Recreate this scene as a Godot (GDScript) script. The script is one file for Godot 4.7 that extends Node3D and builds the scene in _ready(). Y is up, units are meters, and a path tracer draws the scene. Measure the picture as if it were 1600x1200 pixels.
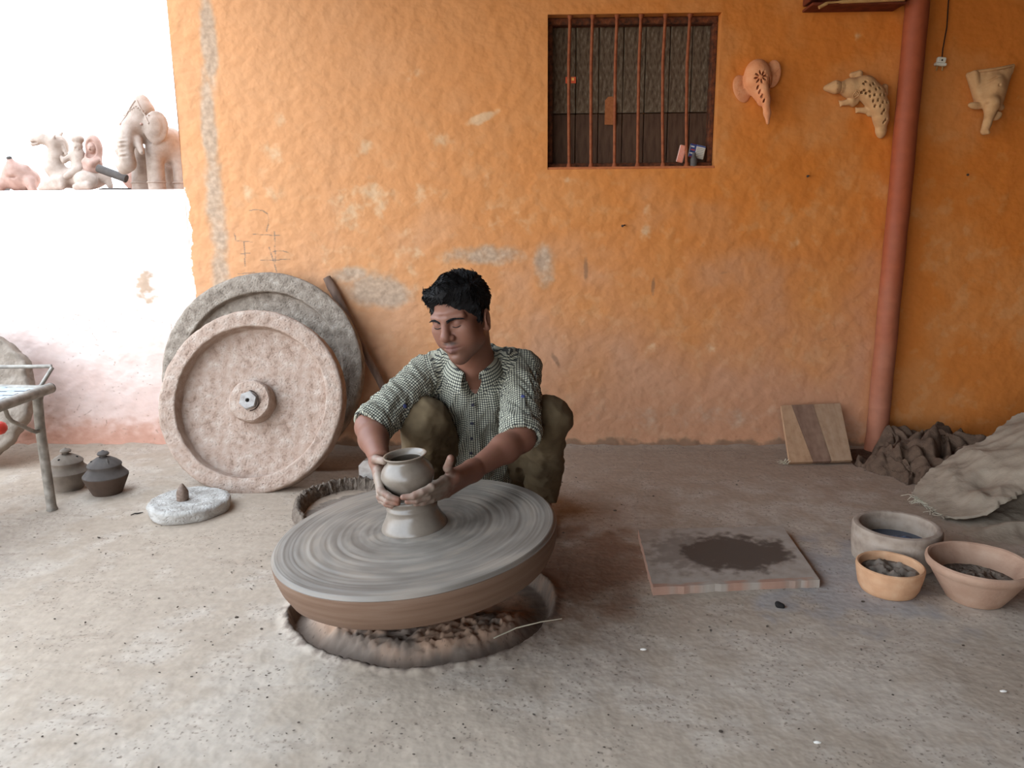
extends Node3D
# A potter at his wheel in a veranda with an orange plastered wall. Units are metres, y is up, the wall stands at z = -3.35.

const WALL_Z := -3.35
var M := {}          # materials by name
var used_names := {}


func _ready() -> void:
	# ---------- camera, sky, exposure ----------
	var cam := Camera3D.new()
	cam.name = "camera"
	cam.fov = 2.0 * rad_to_deg(atan(600.0 / 1202.0))
	cam.near = 0.05
	cam.far = 200.0
	cam.basis = Basis(Vector3.UP, deg_to_rad(1.2)) * Basis(Vector3.RIGHT, deg_to_rad(-12.0)) * Basis(Vector3.BACK, deg_to_rad(-0.45))
	cam.position = Vector3(0, 1.0, 0)
	add_child(cam)
	cam.current = true

	var sky_mat := ProceduralSkyMaterial.new()
	sky_mat.sky_top_color = Color(0.86, 0.93, 1.0)
	sky_mat.sky_horizon_color = Color(0.99, 0.995, 1.0)
	sky_mat.sky_curve = 0.12
	sky_mat.ground_bottom_color = Color(0.62, 0.57, 0.50)
	sky_mat.ground_horizon_color = Color(0.80, 0.78, 0.74)
	sky_mat.sun_angle_max = 0.0
	var sky := Sky.new()
	sky.sky_material = sky_mat
	var env := Environment.new()
	env.background_mode = Environment.BG_SKY
	env.sky = sky
	env.background_energy_multiplier = 5.4
	env.tonemap_mode = Environment.TONE_MAPPER_LINEAR
	env.tonemap_exposure = 1.1
	env.sdfgi_enabled = true
	env.ssao_enabled = true
	env.ssil_enabled = true
	var we := WorldEnvironment.new()
	we.name = "world_environment"
	we.environment = env
	add_child(we)

	# ---------- the setting, then the things ----------
	make_materials()
	build_floor()
	build_shell()
	build_window()
	build_wheel()
	build_stone_wheels()
	build_left_side()
	build_terracotta_on_wall_top()
	build_wall_masks()
	build_wall_fittings()
	build_right_side()
	build_person()
	build_litter()


# =====================================================================  names and tags
func numbered(called: String) -> String:
	var k: int = used_names.get(called, 0)
	used_names[called] = k + 1
	return called if k == 0 else "%s_%03d" % [called, k]


func tag(o: Node, label: String, category: String, group := "") -> void:
	o.set_meta("label", label)
	o.set_meta("category", category)
	if group != "":
		o.set_meta("group", group)


func thing(called: String, label: String, category: String, at := Vector3.ZERO, turn := Basis(), group := "") -> Node3D:
	var o := Node3D.new()
	o.name = numbered(called)
	o.transform = Transform3D(turn, at)
	add_child(o, true)
	tag(o, label, category, group)
	return o


func part(called: String, mesh: Mesh, mat: Material, parent: Node, xf := Transform3D()) -> MeshInstance3D:
	var o := MeshInstance3D.new()
	o.name = called
	o.mesh = mesh
	o.material_override = mat
	o.transform = xf
	o.cast_shadow = GeometryInstance3D.SHADOW_CASTING_SETTING_ON
	parent.add_child(o, true)
	return o


func single(called: String, mesh: Mesh, mat: Material, label: String, category: String, xf := Transform3D(), group := "") -> MeshInstance3D:
	var o := part(numbered(called), mesh, mat, self, xf)
	tag(o, label, category, group)
	return o


func structure(called: String, mesh: Mesh, mat: Material, label := "", xf := Transform3D()) -> MeshInstance3D:
	var o := part(called, mesh, mat, self, xf)
	o.set_meta("kind", "structure")
	if label != "":
		o.set_meta("label", label)
	return o


# =====================================================================  mesh building
class MB:
	var v := PackedVector3Array()
	var n := PackedVector3Array()
	var uv := PackedVector2Array()
	var col := PackedColorArray()
	var idx := PackedInt32Array()

	func tri_flat(a: Vector3, b: Vector3, c: Vector3) -> void:  # a, b, c counter-clockwise seen from outside
		var nn := (b - a).cross(c - a).normalized()
		var s := v.size()
		for p: Vector3 in [a, c, b]:
			v.append(p)
			n.append(nn)
			uv.append(Vector2(p.x + p.z, p.y))
		idx.append_array([s, s + 1, s + 2])

	func poly(pts: Array) -> void:  # convex, counter-clockwise from outside
		var nn := Vector3.ZERO
		for i in pts.size():
			var p: Vector3 = pts[i]
			var q: Vector3 = pts[(i + 1) % pts.size()]
			nn += p.cross(q)
		nn = nn.normalized()
		var s := v.size()
		for p: Vector3 in pts:
			v.append(p)
			n.append(nn)
			uv.append(Vector2(p.x + p.z, p.y))
		for i in range(1, pts.size() - 1):
			idx.append_array([s, s + i + 1, s + i])

	# a grid of points, rows of nu points; u goes right and rows go up when seen from outside
	func grid(pts: PackedVector3Array, nu: int, wrap := false, uvs := PackedVector2Array(), flip := false) -> void:
		var nv := pts.size() / nu
		var s := v.size()
		var nrm := PackedVector3Array()
		nrm.resize(pts.size())
		var lu := nu if wrap else nu - 1
		for j in nv - 1:
			for i in lu:
				var i2 := (i + 1) % nu
				var a := j * nu + i
				var b := j * nu + i2
				var c := (j + 1) * nu + i2
				var d := (j + 1) * nu + i
				var f := (pts[c] - pts[a]).cross(pts[d] - pts[b])
				if flip:
					f = -f
				nrm[a] += f
				nrm[b] += f
				nrm[c] += f
				nrm[d] += f
				if flip:
					idx.append_array([s + a, s + b, s + c, s + a, s + c, s + d])
				else:
					idx.append_array([s + a, s + c, s + b, s + a, s + d, s + c])
		for i in pts.size():
			v.append(pts[i])
			n.append(nrm[i].normalized())
			uv.append(uvs[i] if uvs.size() else Vector2(float(i % nu) / (nu - 1), float(i / nu) / maxi(1, nv - 1)))

	# profile (radius, height) from the outside bottom up and over; corners sharper than about 40 degrees stay sharp
	func lathe(prof: Array, seg := 48, xf := Transform3D(), wob = null) -> void:
		var run: Array = [prof[0]]
		for i in range(1, prof.size()):
			run.append(prof[i])
			var cut := i == prof.size() - 1
			if not cut:
				var e0: Vector2 = (prof[i] - prof[i - 1]).normalized()
				var e1: Vector2 = (prof[i + 1] - prof[i]).normalized()
				cut = e0.dot(e1) < 0.72
			if cut:
				var pts := PackedVector3Array()
				for q: Vector2 in run:
					for k in seg:
						var t := TAU * k / seg
						var p := Vector3(cos(t) * q.x, q.y, -sin(t) * q.x)
						if wob != null:
							p = wob.call(p)
						pts.append(xf * p)
				grid(pts, seg, true)
				run = [prof[i]]

	func tube(path: Array, rad: Array, seg := 10, caps := true, flat := Vector3.ONE) -> void:
		var pts := PackedVector3Array()
		var up := Vector3(0.13, 0.97, 0.2).normalized()
		var tot := path.size()
		var side := Vector3.ZERO
		for i in tot:
			var d: Vector3 = (path[mini(i + 1, tot - 1)] - path[maxi(i - 1, 0)]).normalized()
			if side == Vector3.ZERO:
				side = d.cross(up)
				if side.length() < 0.2:
					side = d.cross(Vector3.RIGHT)
			side = (side - d * side.dot(d)).normalized()
			var oth := side.cross(d)
			var r: float = rad[i] if i < rad.size() else rad[rad.size() - 1]
			for k in seg:
				var t := TAU * k / seg
				pts.append(path[i] + (side * cos(t) + oth * sin(t)) * r * flat)
		grid(pts, seg, true, PackedVector2Array(), true)
		if caps:
			for e in 2:
				var ring: Array = []
				for k in seg:
					ring.append(pts[(tot - 1) * seg + k] if e else pts[k])
				var dir: Vector3 = path[tot - 1] - path[tot - 2] if e else path[0] - path[1]
				var nn: Vector3 = (ring[1] - ring[0]).cross(ring[2] - ring[0])
				if nn.dot(dir) < 0:
					ring.reverse()
				poly(ring)

	func box(size: Vector3, bev := 0.004, xf := Transform3D()) -> void:
		var h := size * 0.5
		bev = minf(bev, minf(h.x, minf(h.y, h.z)) * 0.9)
		for ax in 3:
			for s: float in [-1.0, 1.0]:
				var u := (ax + 1) % 3
				var w := (ax + 2) % 3
				var q: Array = []
				for c: Vector2 in [Vector2(-1, -1), Vector2(1, -1), Vector2(1, 1), Vector2(-1, 1)]:
					var p := Vector3.ZERO
					p[ax] = s * h[ax]
					p[u] = c.x * (h[u] - bev)
					p[w] = c.y * (h[w] - bev)
					q.append(xf * p)
				if s < 0:
					q.reverse()
				poly(q)
				# edges between face +-ax and +-u
				for t: float in [-1.0, 1.0]:
					var e: Array = []
					for c: Vector2 in [Vector2(0, -1), Vector2(1, -1), Vector2(1, 1), Vector2(0, 1)]:
						var p := Vector3.ZERO
						p[ax] = s * (h[ax] - (bev if c.x > 0.5 else 0.0))
						p[u] = t * (h[u] - (0.0 if c.x > 0.5 else bev))
						p[w] = c.y * (h[w] - bev)
						e.append(xf * p)
					if s * t < 0:
						e.reverse()
					poly(e)
		for sx: float in [-1.0, 1.0]:
			for sy: float in [-1.0, 1.0]:
				for sz: float in [-1.0, 1.0]:
					var a := Vector3(sx * h.x, sy * (h.y - bev), sz * (h.z - bev))
					var b := Vector3(sx * (h.x - bev), sy * h.y, sz * (h.z - bev))
					var c := Vector3(sx * (h.x - bev), sy * (h.y - bev), sz * h.z)
					if sx * sy * sz > 0:
						poly([xf * a, xf * b, xf * c])
					else:
						poly([xf * a, xf * c, xf * b])

	# a sheet of cloth with thickness from a grid of points
	func sheet(pts: PackedVector3Array, nu: int, thick := 0.002, wrap := false) -> void:
		var tmp := MB.new()
		tmp.grid(pts, nu, wrap)
		var lo := PackedVector3Array()
		for i in pts.size():
			lo.append(pts[i] - tmp.n[i] * thick)
		grid(pts, nu, wrap)
		grid(lo, nu, wrap, PackedVector2Array(), true)
		var nv := pts.size() / nu
		var rim := PackedInt32Array()
		if not wrap:
			for i in nu: rim.append(i)
			for j in range(1, nv): rim.append(j * nu + nu - 1)
			for i in range(nu - 2, -1, -1): rim.append((nv - 1) * nu + i)
			for j in range(nv - 2, 0, -1): rim.append(j * nu)
			strip(pts, lo, rim)
		else:
			var r0 := PackedInt32Array()
			var r1 := PackedInt32Array()
			for i in nu:
				r0.append(i)
				r1.append((nv - 1) * nu + nu - 1 - i)
			strip(pts, lo, r0)
			strip(pts, lo, r1)

	func strip(top: PackedVector3Array, lo: PackedVector3Array, ring: PackedInt32Array) -> void:
		for k in ring.size():
			var a := ring[k]
			var b := ring[(k + 1) % ring.size()]
			poly([lo[a], lo[b], top[b], top[a]])

	func add_surface(o: Dictionary) -> void:
		var s := v.size()
		v.append_array(o.v)
		n.append_array(o.n)
		if o.has("uv"):
			uv.append_array(o.uv)
		else:
			var u0 := PackedVector2Array()
			u0.resize(o.v.size())
			uv.append_array(u0)
		if o.has("col"):
			col.append_array(o.col)
		for i: int in o.idx:
			idx.append(s + i)

	func mesh() -> ArrayMesh:
		var a := []
		a.resize(Mesh.ARRAY_MAX)
		a[Mesh.ARRAY_VERTEX] = v
		a[Mesh.ARRAY_NORMAL] = n
		a[Mesh.ARRAY_TEX_UV] = uv
		if col.size() == v.size():
			a[Mesh.ARRAY_COLOR] = col
		a[Mesh.ARRAY_INDEX] = idx
		var m := ArrayMesh.new()
		m.add_surface_from_arrays(Mesh.PRIMITIVE_TRIANGLES, a)
		return m


# Solid shapes joined by smooth minima, meshed as surface nets.
class Field:
	var kind := PackedInt32Array()
	var a := PackedVector3Array()
	var b := PackedVector3Array()
	var ra := PackedFloat32Array()
	var rb := PackedFloat32Array()
	var il := PackedFloat32Array()
	var k := PackedFloat32Array()
	var inv: Array[Basis] = []
	var xf := Transform3D()

	func _put(kd: int, p: Vector3, q: Vector3, r0: float, r1: float, kk: float, bi: Basis) -> void:
		kind.append(kd)
		a.append(p)
		b.append(q)
		ra.append(r0)
		rb.append(r1)
		il.append(1.0 / maxf((q - p).length_squared(), 1e-9))
		k.append(kk)
		inv.append(bi)

	func cap(p: Vector3, q: Vector3, r0: float, r1: float, kk := 0.02) -> void:
		_put(0, xf * p, xf * q, r0, r1, kk, Basis())

	func ball(p: Vector3, r: float, kk := 0.02) -> void:
		_put(0, xf * p, xf * p, r, r, kk, Basis())

	func ell(c: Vector3, r: Vector3, kk := 0.02, rot := Basis()) -> void:
		var bs := xf.basis * rot
		_put(1, xf * c, r, minf(r.x, minf(r.y, r.z)), 0, kk, bs.transposed())

	func cut_cap(p: Vector3, q: Vector3, r0: float, r1: float, kk := 0.005) -> void:
		_put(2, xf * p, xf * q, r0, r1, kk, Basis())

	func cut_ell(c: Vector3, r: Vector3, kk := 0.005, rot := Basis()) -> void:
		var bs := xf.basis * rot
		_put(3, xf * c, r, minf(r.x, minf(r.y, r.z)), 0, kk, bs.transposed())

	func chain(pts: Array, rad: Array, kk := 0.01) -> void:
		for i in pts.size() - 1:
			cap(pts[i], pts[i + 1], rad[i], rad[i + 1], kk)

	func prim(i: int, p: Vector3) -> float:
		if kind[i] & 1:
			var q: Vector3 = inv[i] * (p - a[i])
			var r := b[i]
			var q1 := q / r
			var k0 := q1.length()
			if k0 < 1e-4:
				return -ra[i]
			var k1 := (q1 / r).length()
			return k0 * (k0 - 1.0) / k1
		var pa := p - a[i]
		var ab := b[i] - a[i]
		var t := clampf(pa.dot(ab) * il[i], 0.0, 1.0)
		return (pa - ab * t).length() - lerpf(ra[i], rb[i], t)

	func at(p: Vector3, act: PackedInt32Array) -> float:
		var d := 1e3
		for i in act:
			var w := prim(i, p)
			var kk := k[i]
			if kind[i] < 2:
				var h := maxf(kk - absf(d - w), 0.0) / kk
				d = minf(d, w) - h * h * kk * 0.25
			else:
				var h := maxf(kk - absf(d + w), 0.0) / kk
				d = maxf(d, -w) + h * h * kk * 0.25
		return d

	func all() -> PackedInt32Array:
		var o := PackedInt32Array()
		for i in kind.size():
			o.append(i)
		return o

	func hit(from: Vector3, dir: Vector3, far := 1.0) -> Vector3:
		var t := 0.0
		var ac := all()
		for i in 80:
			var d := at(from + dir * t, ac)
			if d < 0.0004 or t > far:
				break
			t += d * 0.8
		return from + dir * t

	func grad(p: Vector3) -> Vector3:
		var ac := all()
		var e := 0.002
		return Vector3(at(p + Vector3(e, 0, 0), ac) - at(p - Vector3(e, 0, 0), ac), at(p + Vector3(0, e, 0), ac) - at(p - Vector3(0, e, 0), ac), at(p + Vector3(0, 0, e), ac) - at(p - Vector3(0, 0, e), ac)).normalized()

	func nets(cell: float, bump = null) -> Dictionary:
		var lo := Vector3.ONE * 1e3
		var hi := -lo
		for i in kind.size():
			if kind[i] == 0:
				var r := Vector3.ONE * maxf(ra[i], rb[i])
				lo = lo.min(a[i] - r).min(b[i] - r)
				hi = hi.max(a[i] + r).max(b[i] + r)
			elif kind[i] == 1:
				var r := Vector3.ZERO
				for ax in 3:
					var row: Vector3 = inv[i].transposed()[ax]
					r += (row * b[i][ax]).abs()
				lo = lo.min(a[i] - r)
				hi = hi.max(a[i] + r)
		lo -= Vector3.ONE * (cell * 4.0 + 0.008)
		hi += Vector3.ONE * (cell * 4.0 + 0.008)
		var B := 5
		var nb := Vector3i(((hi - lo) / (cell * B)).ceil())
		var nx := nb.x * B + 1
		var ny := nb.y * B + 1
		var nz := nb.z * B + 1
		var val := PackedFloat32Array()
		val.resize(nx * ny * nz)
		val.fill(1e6)
		var vid := PackedInt32Array()
		vid.resize(nx * ny * nz)
		vid.fill(-1)
		var R := cell * B * 0.87
		var blocks := PackedVector3Array()
		var ev := all()
		var ws := PackedFloat32Array()
		ws.resize(kind.size())
		for bz in nb.z:
			for by in nb.y:
				for bx in nb.x:
					var c := lo + (Vector3(bx, by, bz) + Vector3.ONE * 0.5) * (cell * B)
					var d := 1e3
					for i in ev:
						var w := prim(i, c)
						ws[i] = w
						var kk := k[i]
						if kind[i] < 2:
							var h := maxf(kk - absf(d - w), 0.0) / kk
							d = minf(d, w) - h * h * kk * 0.25
						else:
							var h := maxf(kk - absf(d + w), 0.0) / kk
							d = maxf(d, -w) + h * h * kk * 0.25
					if absf(d) > R * 1.7 + 0.012:
						continue
					var act := PackedInt32Array()
					for i in ev:
						if kind[i] < 2:
							if ws[i] - R * 1.5 < d + R * 1.5 + k[i]:
								act.append(i)
						elif ws[i] < R * 3.0 + k[i] + maxf(-d, 0.0):
							act.append(i)
					blocks.append(Vector3(bx, by, bz))
					for z in range(bz * B, bz * B + B + 1):
						for y in range(by * B, by * B + B + 1):
							var row := (z * ny + y) * nx
							for x in range(bx * B, bx * B + B + 1):
								if val[row + x] > 1e5:
									val[row + x] = at(lo + Vector3(x, y, z) * cell, act)
		var V := PackedVector3Array()
		var off := [0, 1, nx, nx + 1, nx * ny, nx * ny + 1, nx * ny + nx, nx * ny + nx + 1]
		var e0 := [0, 2, 4, 6, 0, 1, 4, 5, 0, 1, 2, 3]
		var e1 := [1, 3, 5, 7, 2, 3, 6, 7, 4, 5, 6, 7]
		var f := PackedFloat32Array()
		f.resize(8)
		for bb in blocks:
			for z in range(int(bb.z) * B, int(bb.z) * B + B):
				for y in range(int(bb.y) * B, int(bb.y) * B + B):
					for x in range(int(bb.x) * B, int(bb.x) * B + B):
						var g := (z * ny + y) * nx + x
						var m := 0
						for q in 8:
							f[q] = val[g + off[q]]
							if f[q] < 0.0:
								m += 1
						if m == 0 or m == 8:
							continue
						var s := Vector3.ZERO
						var cnt := 0
						for e in 12:
							var p: int = e0[e]
							var r: int = e1[e]
							if (f[p] < 0.0) != (f[r] < 0.0):
								var t := f[p] / (f[p] - f[r])
								s += Vector3(p & 1, (p >> 1) & 1, p >> 2).lerp(Vector3(r & 1, (r >> 1) & 1, r >> 2), t)
								cnt += 1
						vid[g] = V.size()
						V.append(lo + (Vector3(x, y, z) + s / cnt) * cell)
		var I := PackedInt32Array()
		var st := [1, nx, nx * ny]
		for bb in blocks:
			for z in range(int(bb.z) * B, int(bb.z) * B + B):
				for y in range(int(bb.y) * B, int(bb.y) * B + B):
					for x in range(int(bb.x) * B, int(bb.x) * B + B):
						var g := (z * ny + y) * nx + x
						var inside := val[g] < 0.0
						for ax in 3:
							var s0: int = st[ax]
							var w1: float = val[g + s0]
							if w1 > 1e5 or (w1 < 0.0) == inside:
								continue
							var s1: int = st[(ax + 1) % 3]
							var s2: int = st[(ax + 2) % 3]
							if g - s1 - s2 < 0:
								continue
							var c00 := vid[g - s1 - s2]
							var c10 := vid[g - s2]
							var c11 := vid[g]
							var c01 := vid[g - s1]
							if c00 < 0 or c10 < 0 or c11 < 0 or c01 < 0:
								continue
							if inside:
								I.append_array([c00, c01, c11, c00, c11, c10])
							else:
								I.append_array([c00, c10, c11, c00, c11, c01])
		if bump != null:
			var N0 := normals(V, I)
			for i in V.size():
				V[i] += N0[i] * float(bump.call(V[i], N0[i]))
		return {"v": V, "n": normals(V, I), "idx": I}

	static func normals(V: PackedVector3Array, I: PackedInt32Array) -> PackedVector3Array:
		var N := PackedVector3Array()
		N.resize(V.size())
		for t in range(0, I.size(), 3):
			var p := V[I[t]]
			var f := (V[I[t + 2]] - p).cross(V[I[t + 1]] - p)
			N[I[t]] += f
			N[I[t + 1]] += f
			N[I[t + 2]] += f
		for i in N.size():
			N[i] = N[i].normalized()
		return N


func blob(fd: Field, cell: float, bump = null) -> ArrayMesh:
	var mb := MB.new()
	mb.add_surface(fd.nets(cell, bump))
	return mb.mesh()


func noise(freq: float, oct := 4, sd := 1, ridged := false) -> FastNoiseLite:
	var f := FastNoiseLite.new()
	f.noise_type = FastNoiseLite.TYPE_SIMPLEX_SMOOTH
	f.frequency = freq
	f.seed = sd
	f.fractal_octaves = oct
	f.fractal_type = FastNoiseLite.FRACTAL_RIDGED if ridged else FastNoiseLite.FRACTAL_FBM
	return f


func turned(x: float, y: float, z: float) -> Basis:  # degrees, y then x then z
	return Basis(Vector3.UP, deg_to_rad(y)) * Basis(Vector3.RIGHT, deg_to_rad(x)) * Basis(Vector3.BACK, deg_to_rad(z))


# =====================================================================  materials
func noise_tex(freq: float, oct: int, sd: int, cols: Array, side := 512, ridged := false) -> NoiseTexture2D:
	var t := NoiseTexture2D.new()
	t.width = side
	t.height = side
	t.seamless = true
	t.seamless_blend_skirt = 0.2
	t.noise = noise(freq, oct, sd, ridged)
	if cols.size():
		var g := Gradient.new()
		var offs := PackedFloat32Array()
		var cc := PackedColorArray()
		for i in cols.size():
			offs.append(float(i) / (cols.size() - 1))
			cc.append(cols[i])
		g.offsets = offs
		g.colors = cc
		t.color_ramp = g
	return t


func surf(called: String, cols: Array, tile: float, rough: float, bump := "", bump_cm := 0.1, freq := 0.012, oct := 5, stretch := Vector3.ONE) -> StandardMaterial3D:
	var m := StandardMaterial3D.new()
	m.resource_name = called
	if cols.size() == 1:
		m.albedo_color = cols[0]
	else:
		m.albedo_texture = noise_tex(freq, oct, called.hash() % 1000, cols)
	m.roughness = rough
	m.metallic_specular = 0.35
	m.uv1_triplanar = true
	m.uv1_scale = stretch / tile
	if bump != "":
		m.heightmap_enabled = true
		m.heightmap_texture = M[bump]
		m.heightmap_scale = bump_cm
	M[called] = m
	return m


func c8(r: int, g: int, b: int) -> Color:
	return Color(r / 255.0, g / 255.0, b / 255.0)


func make_materials() -> void:
	M["bump_fine"] = noise_tex(0.06, 4, 11, [])
	M["bump_mid"] = noise_tex(0.02, 5, 12, [])
	M["bump_pit"] = noise_tex(0.05, 3, 13, [Color.BLACK, Color(0.75, 0.75, 0.75), Color(0.9, 0.9, 0.9), Color.WHITE])
	surf("stone_pink", [c8(126, 102, 87), c8(164, 139, 123), c8(174, 152, 137), c8(192, 174, 160)], 0.3, 0.95, "bump_pit", 0.4)
	surf("stone_grey", [c8(102, 89, 78), c8(134, 120, 107), c8(150, 136, 122), c8(174, 161, 148)], 0.3, 0.95, "bump_pit", 0.45)
	surf("stone_slab", [c8(136, 128, 120), c8(168, 161, 153), c8(196, 190, 184)], 0.4, 0.95, "bump_pit", 0.5)
	surf("stone_tan", [c8(110, 98, 86), c8(138, 124, 111), c8(152, 139, 126)], 0.5, 0.95, "bump_mid", 0.6)
	surf("peg_wood", [c8(78, 62, 52), c8(116, 96, 83), c8(146, 126, 112)], 0.1, 0.5, "bump_fine", 0.05)
	surf("peg_socket", [c8(140, 130, 124), c8(166, 158, 152), c8(180, 174, 170)], 0.2, 0.8, "bump_fine", 0.1)
	surf("clay_wet", [c8(104, 93, 82), c8(121, 109, 97), c8(133, 122, 110)], 0.3, 0.25, "bump_fine", 0.01)
	M["clay_wet"].metallic_specular = 0.5
	surf("clay_dark", [c8(68, 61, 57), c8(86, 78, 73), c8(100, 92, 86)], 0.3, 0.7, "bump_fine", 0.04)
	surf("clay_grey", [c8(98, 86, 76), c8(120, 107, 95), c8(136, 123, 111)], 0.3, 0.8, "bump_fine", 0.04)
	surf("clay_brown", [c8(72, 57, 48), c8(90, 73, 61)], 0.3, 0.85, "bump_fine", 0.04)
	surf("pivot_clay", [c8(74, 60, 50), c8(96, 80, 68)], 0.3, 0.95, "bump_mid", 0.5)
	surf("mud", [c8(72, 60, 52), c8(110, 96, 84), c8(142, 126, 112)], 0.25, 0.95, "bump_mid", 1.0)
	surf("terracotta", [c8(178, 132, 98), c8(196, 150, 114), c8(206, 166, 132)], 0.3, 0.85, "bump_fine", 0.05)
	surf("terracotta_bright", [c8(196, 118, 74), c8(216, 142, 96), c8(222, 160, 118)], 0.3, 0.85, "bump_fine", 0.06)
	surf("terracotta_wall", [c8(178, 130, 86), c8(200, 152, 104), c8(208, 166, 120)], 0.3, 0.85, "bump_fine", 0.06)
	surf("terracotta_dusty", [c8(150, 116, 96), c8(168, 134, 112), c8(182, 152, 130)], 0.3, 0.9, "bump_fine", 0.06)
	surf("terracotta_pale", [c8(158, 138, 124), c8(178, 158, 144), c8(190, 172, 160)], 0.2, 0.9, "bump_fine", 0.05)
	surf("terracotta_pink", [c8(156, 120, 106), c8(176, 142, 128), c8(186, 156, 144)], 0.2, 0.9, "bump_fine", 0.05)
	surf("ring_grey", [c8(132, 114, 100), c8(160, 142, 126), c8(174, 158, 144)], 0.3, 0.9, "bump_fine", 0.08)
	var pr: StandardMaterial3D = surf("pipe_red", [c8(255, 255, 255), c8(228, 226, 226), c8(250, 246, 244)], 0.6, 0.6, "bump_mid", 0.12)
	pr.vertex_color_use_as_albedo = true
	surf("bar_rust", [c8(112, 56, 32), c8(138, 72, 40), c8(150, 88, 54)], 0.2, 0.7, "bump_fine", 0.06)
	surf("steel_old", [c8(104, 96, 88), c8(140, 132, 122), c8(170, 162, 152)], 0.3, 0.5, "bump_fine", 0.05)
	M["steel_old"].metallic = 0.35
	surf("seat_net", [c8(150, 152, 158), c8(176, 180, 186)], 0.2, 0.6)
	surf("dark_hole", [c8(30, 24, 20)], 1.0, 1.0)
	surf("stick_wood", [c8(96, 76, 64), c8(128, 104, 90), c8(150, 126, 112)], 0.5, 0.8, "bump_fine", 0.1, 0.02, 4, Vector3(1, 0.2, 1))
	surf("wood_light", [c8(150, 112, 84), c8(176, 138, 106), c8(188, 152, 120)], 0.4, 0.8, "bump_fine", 0.04, 0.02, 4, Vector3(1, 0.15, 1))
	surf("wood_dark", [c8(110, 82, 66), c8(132, 102, 84), c8(146, 118, 98)], 0.4, 0.8, "bump_fine", 0.04, 0.02, 4, Vector3(1, 0.15, 1))
	surf("wood_mid", [c8(140, 108, 84), c8(164, 132, 104), c8(176, 146, 120)], 0.4, 0.8, "bump_fine", 0.04, 0.02, 4, Vector3(1, 0.15, 1))
	surf("wood_red", [c8(86, 36, 20), c8(112, 50, 28), c8(122, 62, 38)], 0.4, 0.75, "bump_fine", 0.06)
	surf("bamboo", [c8(158, 112, 66), c8(186, 140, 86), c8(196, 156, 104)], 0.2, 0.6, "bump_fine", 0.06, 0.03, 4, Vector3(0.2, 1, 1))
	surf("plank_grey", [c8(58, 44, 33), c8(92, 72, 55), c8(106, 88, 70), c8(136, 120, 100)], 0.35, 0.9, "bump_mid", 0.2, 0.03, 6, Vector3(1.4, 0.5, 1))
	surf("plank_brown", [c8(66, 44, 31), c8(84, 58, 42), c8(94, 70, 52)], 0.35, 0.75, "bump_mid", 0.1, 0.02, 5, Vector3(1.6, 0.3, 1))
	surf("frame_rust", [c8(52, 36, 28), c8(96, 54, 34), c8(130, 72, 42)], 0.2, 0.9, "bump_mid", 0.2)
	surf("card_tan", [c8(150, 86, 48), c8(172, 104, 62)], 0.1, 0.8)
	surf("burlap_dark", [c8(66, 50, 40), c8(92, 72, 58), c8(114, 92, 76)], 0.2, 1.0, "bump_fine", 0.15)
	surf("burlap_grey", [c8(128, 112, 96), c8(152, 136, 118), c8(166, 150, 132)], 0.5, 1.0, "bump_fine", 0.12)
	surf("slate", [c8(120, 108, 98), c8(146, 134, 122), c8(166, 154, 144)], 0.4, 0.85, "bump_mid", 0.1)
	surf("plaster_white", [c8(150, 136, 126), c8(176, 164, 154), c8(190, 180, 172)], 0.3, 0.95, "bump_mid", 0.3)
	surf("plastic_white", [c8(226, 218, 200)], 1.0, 0.4)
	surf("brass", [c8(176, 150, 100)], 1.0, 0.35)
	M["brass"].metallic = 0.8
	surf("wire_black", [c8(44, 26, 20)], 1.0, 0.6)
	surf("nail_iron", [c8(56, 40, 32)], 1.0, 0.7)
	surf("red_plastic", [c8(190, 60, 48)], 1.0, 0.4)
	surf("straw", [c8(206, 196, 172)], 1.0, 0.8)
	surf("coal", [c8(32, 28, 26)], 1.0, 0.9)
	surf("chip_white", [c8(222, 214, 204)], 1.0, 0.8)
	surf("water_blue", [c8(70, 78, 92)], 1.0, 0.12)
	surf("roof_concrete", [c8(72, 62, 54), c8(86, 75, 66)], 1.5, 0.95)
	surf("earth", [c8(176, 158, 136), c8(198, 182, 162)], 2.0, 1.0)
	surf("hair_black", [c8(14, 12, 12), c8(22, 19, 19)], 0.1, 0.75)
	surf("khaki", [c8(80, 66, 48), c8(96, 80, 58), c8(108, 92, 68)], 0.4, 0.9, "bump_fine", 0.02)
	surf("button", [c8(50, 48, 60)], 1.0, 0.4)
	surf("tab_blue", [c8(64, 70, 116)], 1.0, 0.8)
	surf("sandal", [c8(50, 40, 34)], 1.0, 0.7)
	var sk := StandardMaterial3D.new()
	sk.resource_name = "skin"
	sk.vertex_color_use_as_albedo = true
	sk.roughness = 0.52
	sk.metallic_specular = 0.4
	M["skin"] = sk
	# checked shirt cloth: pale ground with dark thin lines both ways, a 9 mm check
	var im := Image.create(128, 128, false, Image.FORMAT_RGB8)
	var wv := noise(0.35, 2, 5)
	for y in 128:
		for x in 128:
			var gx := float(x % 32) / 32.0
			var gy := float(y % 32) / 32.0
			var dk := 0.0
			if gx < 0.36: dk += 0.62
			if gy < 0.36: dk += 0.62
			dk = minf(dk, 1.0)
			var q := 0.05 * wv.get_noise_2d(x, y)
			im.set_pixel(x, y, c8(178, 174, 154).lerp(c8(26, 28, 32), dk) + Color(q, q, q))
	var sh := StandardMaterial3D.new()
	sh.resource_name = "shirt_check"
	sh.albedo_texture = ImageTexture.create_from_image(im)
	sh.uv1_scale = Vector3(1, 1, 1) / 0.0285
	sh.roughness = 0.9
	sh.metallic_specular = 0.2
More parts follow.
